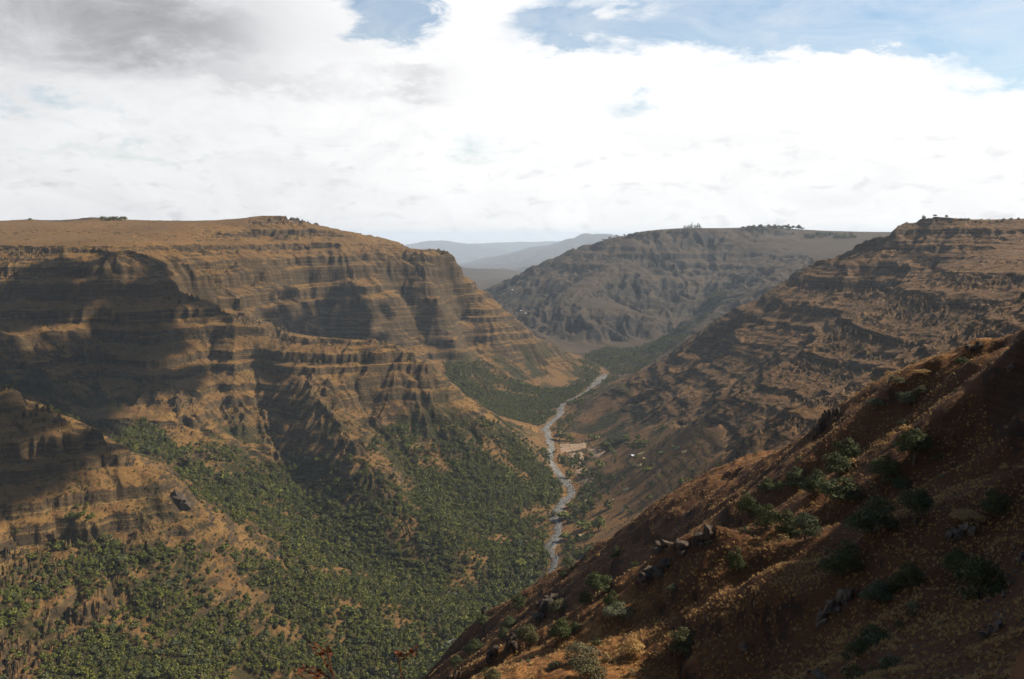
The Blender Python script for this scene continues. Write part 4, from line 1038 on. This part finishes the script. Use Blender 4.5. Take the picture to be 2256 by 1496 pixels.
scatter('hillside_stones', np.stack([xa, ya, za + .02], 1), np.stack([sz, sz * rg.uniform(.6, 1, n), sz * rg.uniform(.4, .8, n)], 1), rg.uniform(0, 6.28, (n, 3)), rg.integers(0, 8, n), BLK[:4] + BLKP[:4], 'loose dark and pale stones strewn over the near hillside', 'stones')
# low shrubs between the bushes
xa, ya = near_points(1900, 60, 400, rg); cl = fbm(xa, ya, 40, 3, 421)
k = rg.uniform(size=len(xa)) < np.clip(.12 + 1.3 * cl, 0, .8); xa, ya = xa[k], ya[k]; za = ground(xa, ya); n = len(xa)
sz = rg.uniform(.7, 2.0, n)
SM = [joined('low_shrub', tree_proto(640 + i, 'bush', 260, .07), (M_BUSH, M_OLIVE, M_DRY)[i % 3]) for i in range(6)]
scatter('low_shrubs', np.stack([xa, ya, za - .05], 1), np.stack([sz, sz, sz * .75], 1), np.stack([0*sz, 0*sz, rg.uniform(0, 6.28, n)], 1), rg.integers(0, 6, n), SM, 'low scrubby undergrowth between the bushes of the near hillside', 'undergrowth')
# stones in the river bed
k = rg.integers(0, len(RC) - 1, 6000); off = rg.normal(0, 7, 6000) * RW[k]; d = np.gradient(RC[:, :2], axis=0); d /= np.linalg.norm(d, axis=1)[:, None]
tt = rg.uniform(size=6000)[:, None]; base = RC[k] * (1 - tt) + RC[k + 1] * tt
sx_, sy_ = base[:, 0] + d[k, 1] * off, base[:, 1] - d[k, 0] * off
sz = rg.uniform(.4, 1.1, 6000) * (1 + 1.2 * (rg.uniform(size=6000) > .95))
scatter('river_boulders', np.stack([sx_, sy_, ground(sx_, sy_) + .75], 1), np.stack([sz, sz * .8, sz * .6], 1), rg.uniform(0, 6.28, (6000, 3)), rg.integers(0, 5, 6000), BLKP, 'grey boulders and cobbles strewn along the dry river bed', 'boulders')
# dry red stalks in front of the camera
def stalk(u, vtip, D, seed, label):
    rng = np.random.default_rng(seed); x = (u - 1128) / FPX * D; z0 = float(ground(np.array([x]), np.array([D]))[0])
    zt = P(u, vtip, D)[2]; Hh = zt - z0
    r = obj('dry_stalk', None, None, (x, D, z0 - .05)); tag(r, label, 'plant')
    v = []; f = []; fl_v = []; fl_f = []
    def flakes(p, n, sp):
        for _ in range(n):
            c = p + rng.normal(size=3) * sp; a = rng.normal(size=3) * .006; b = rng.normal(size=3) * .006; i = len(fl_v)
            fl_v.extend([c - a, c - b, c + a, c + b]); fl_f.append((i, i+1, i+2, i+3))
    pts_ = [np.zeros(3)]
    for k in range(1, 9): pts_.append(np.array((.03 * math.sin(k * 1.1 + seed), .02 * math.cos(k), Hh * k / 8)))
    for k in range(8): tube(v, f, pts_[k], pts_[k+1], .009 * (1 - k * .085), .009 * (1 - (k+1) * .085), 6)
    for k in range(5, 9):
        for s_ in range(2):
            q = pts_[k - 1] + (pts_[k] - pts_[k-1]) * rng.uniform(0, 1); e = q + np.array((rng.choice((-1, 1)) * rng.uniform(.04, .10), rng.uniform(-.05, .05), rng.uniform(.06, .13)))
            e[2] = min(e[2], Hh + .01); tube(v, f, q, e, .0035, .0015, 5); flakes(e, 12, .012); flakes((q + e) / 2, 5, .012)
    flakes(pts_[-1], 26, .014)
    obj('stem', raw_mesh('stalk_stem', v, f, [M_TWIG]), r); obj('seed_head', raw_mesh('stalk_seeds', fl_v, fl_f, [M_TWIG]), r)
stalk(706, 1412, 4.6, 1, 'reddish dry stalk at the bottom edge, tallest of three'); stalk(876, 1420, 5.2, 2, 'reddish dry stalk at the bottom edge, right of the tallest'); stalk(690, 1464, 4.4, 3, 'shortest reddish dry stalk, just left of the tallest')
print('done', Z.min(), Z.max(), round(time.time() - T0, 1))
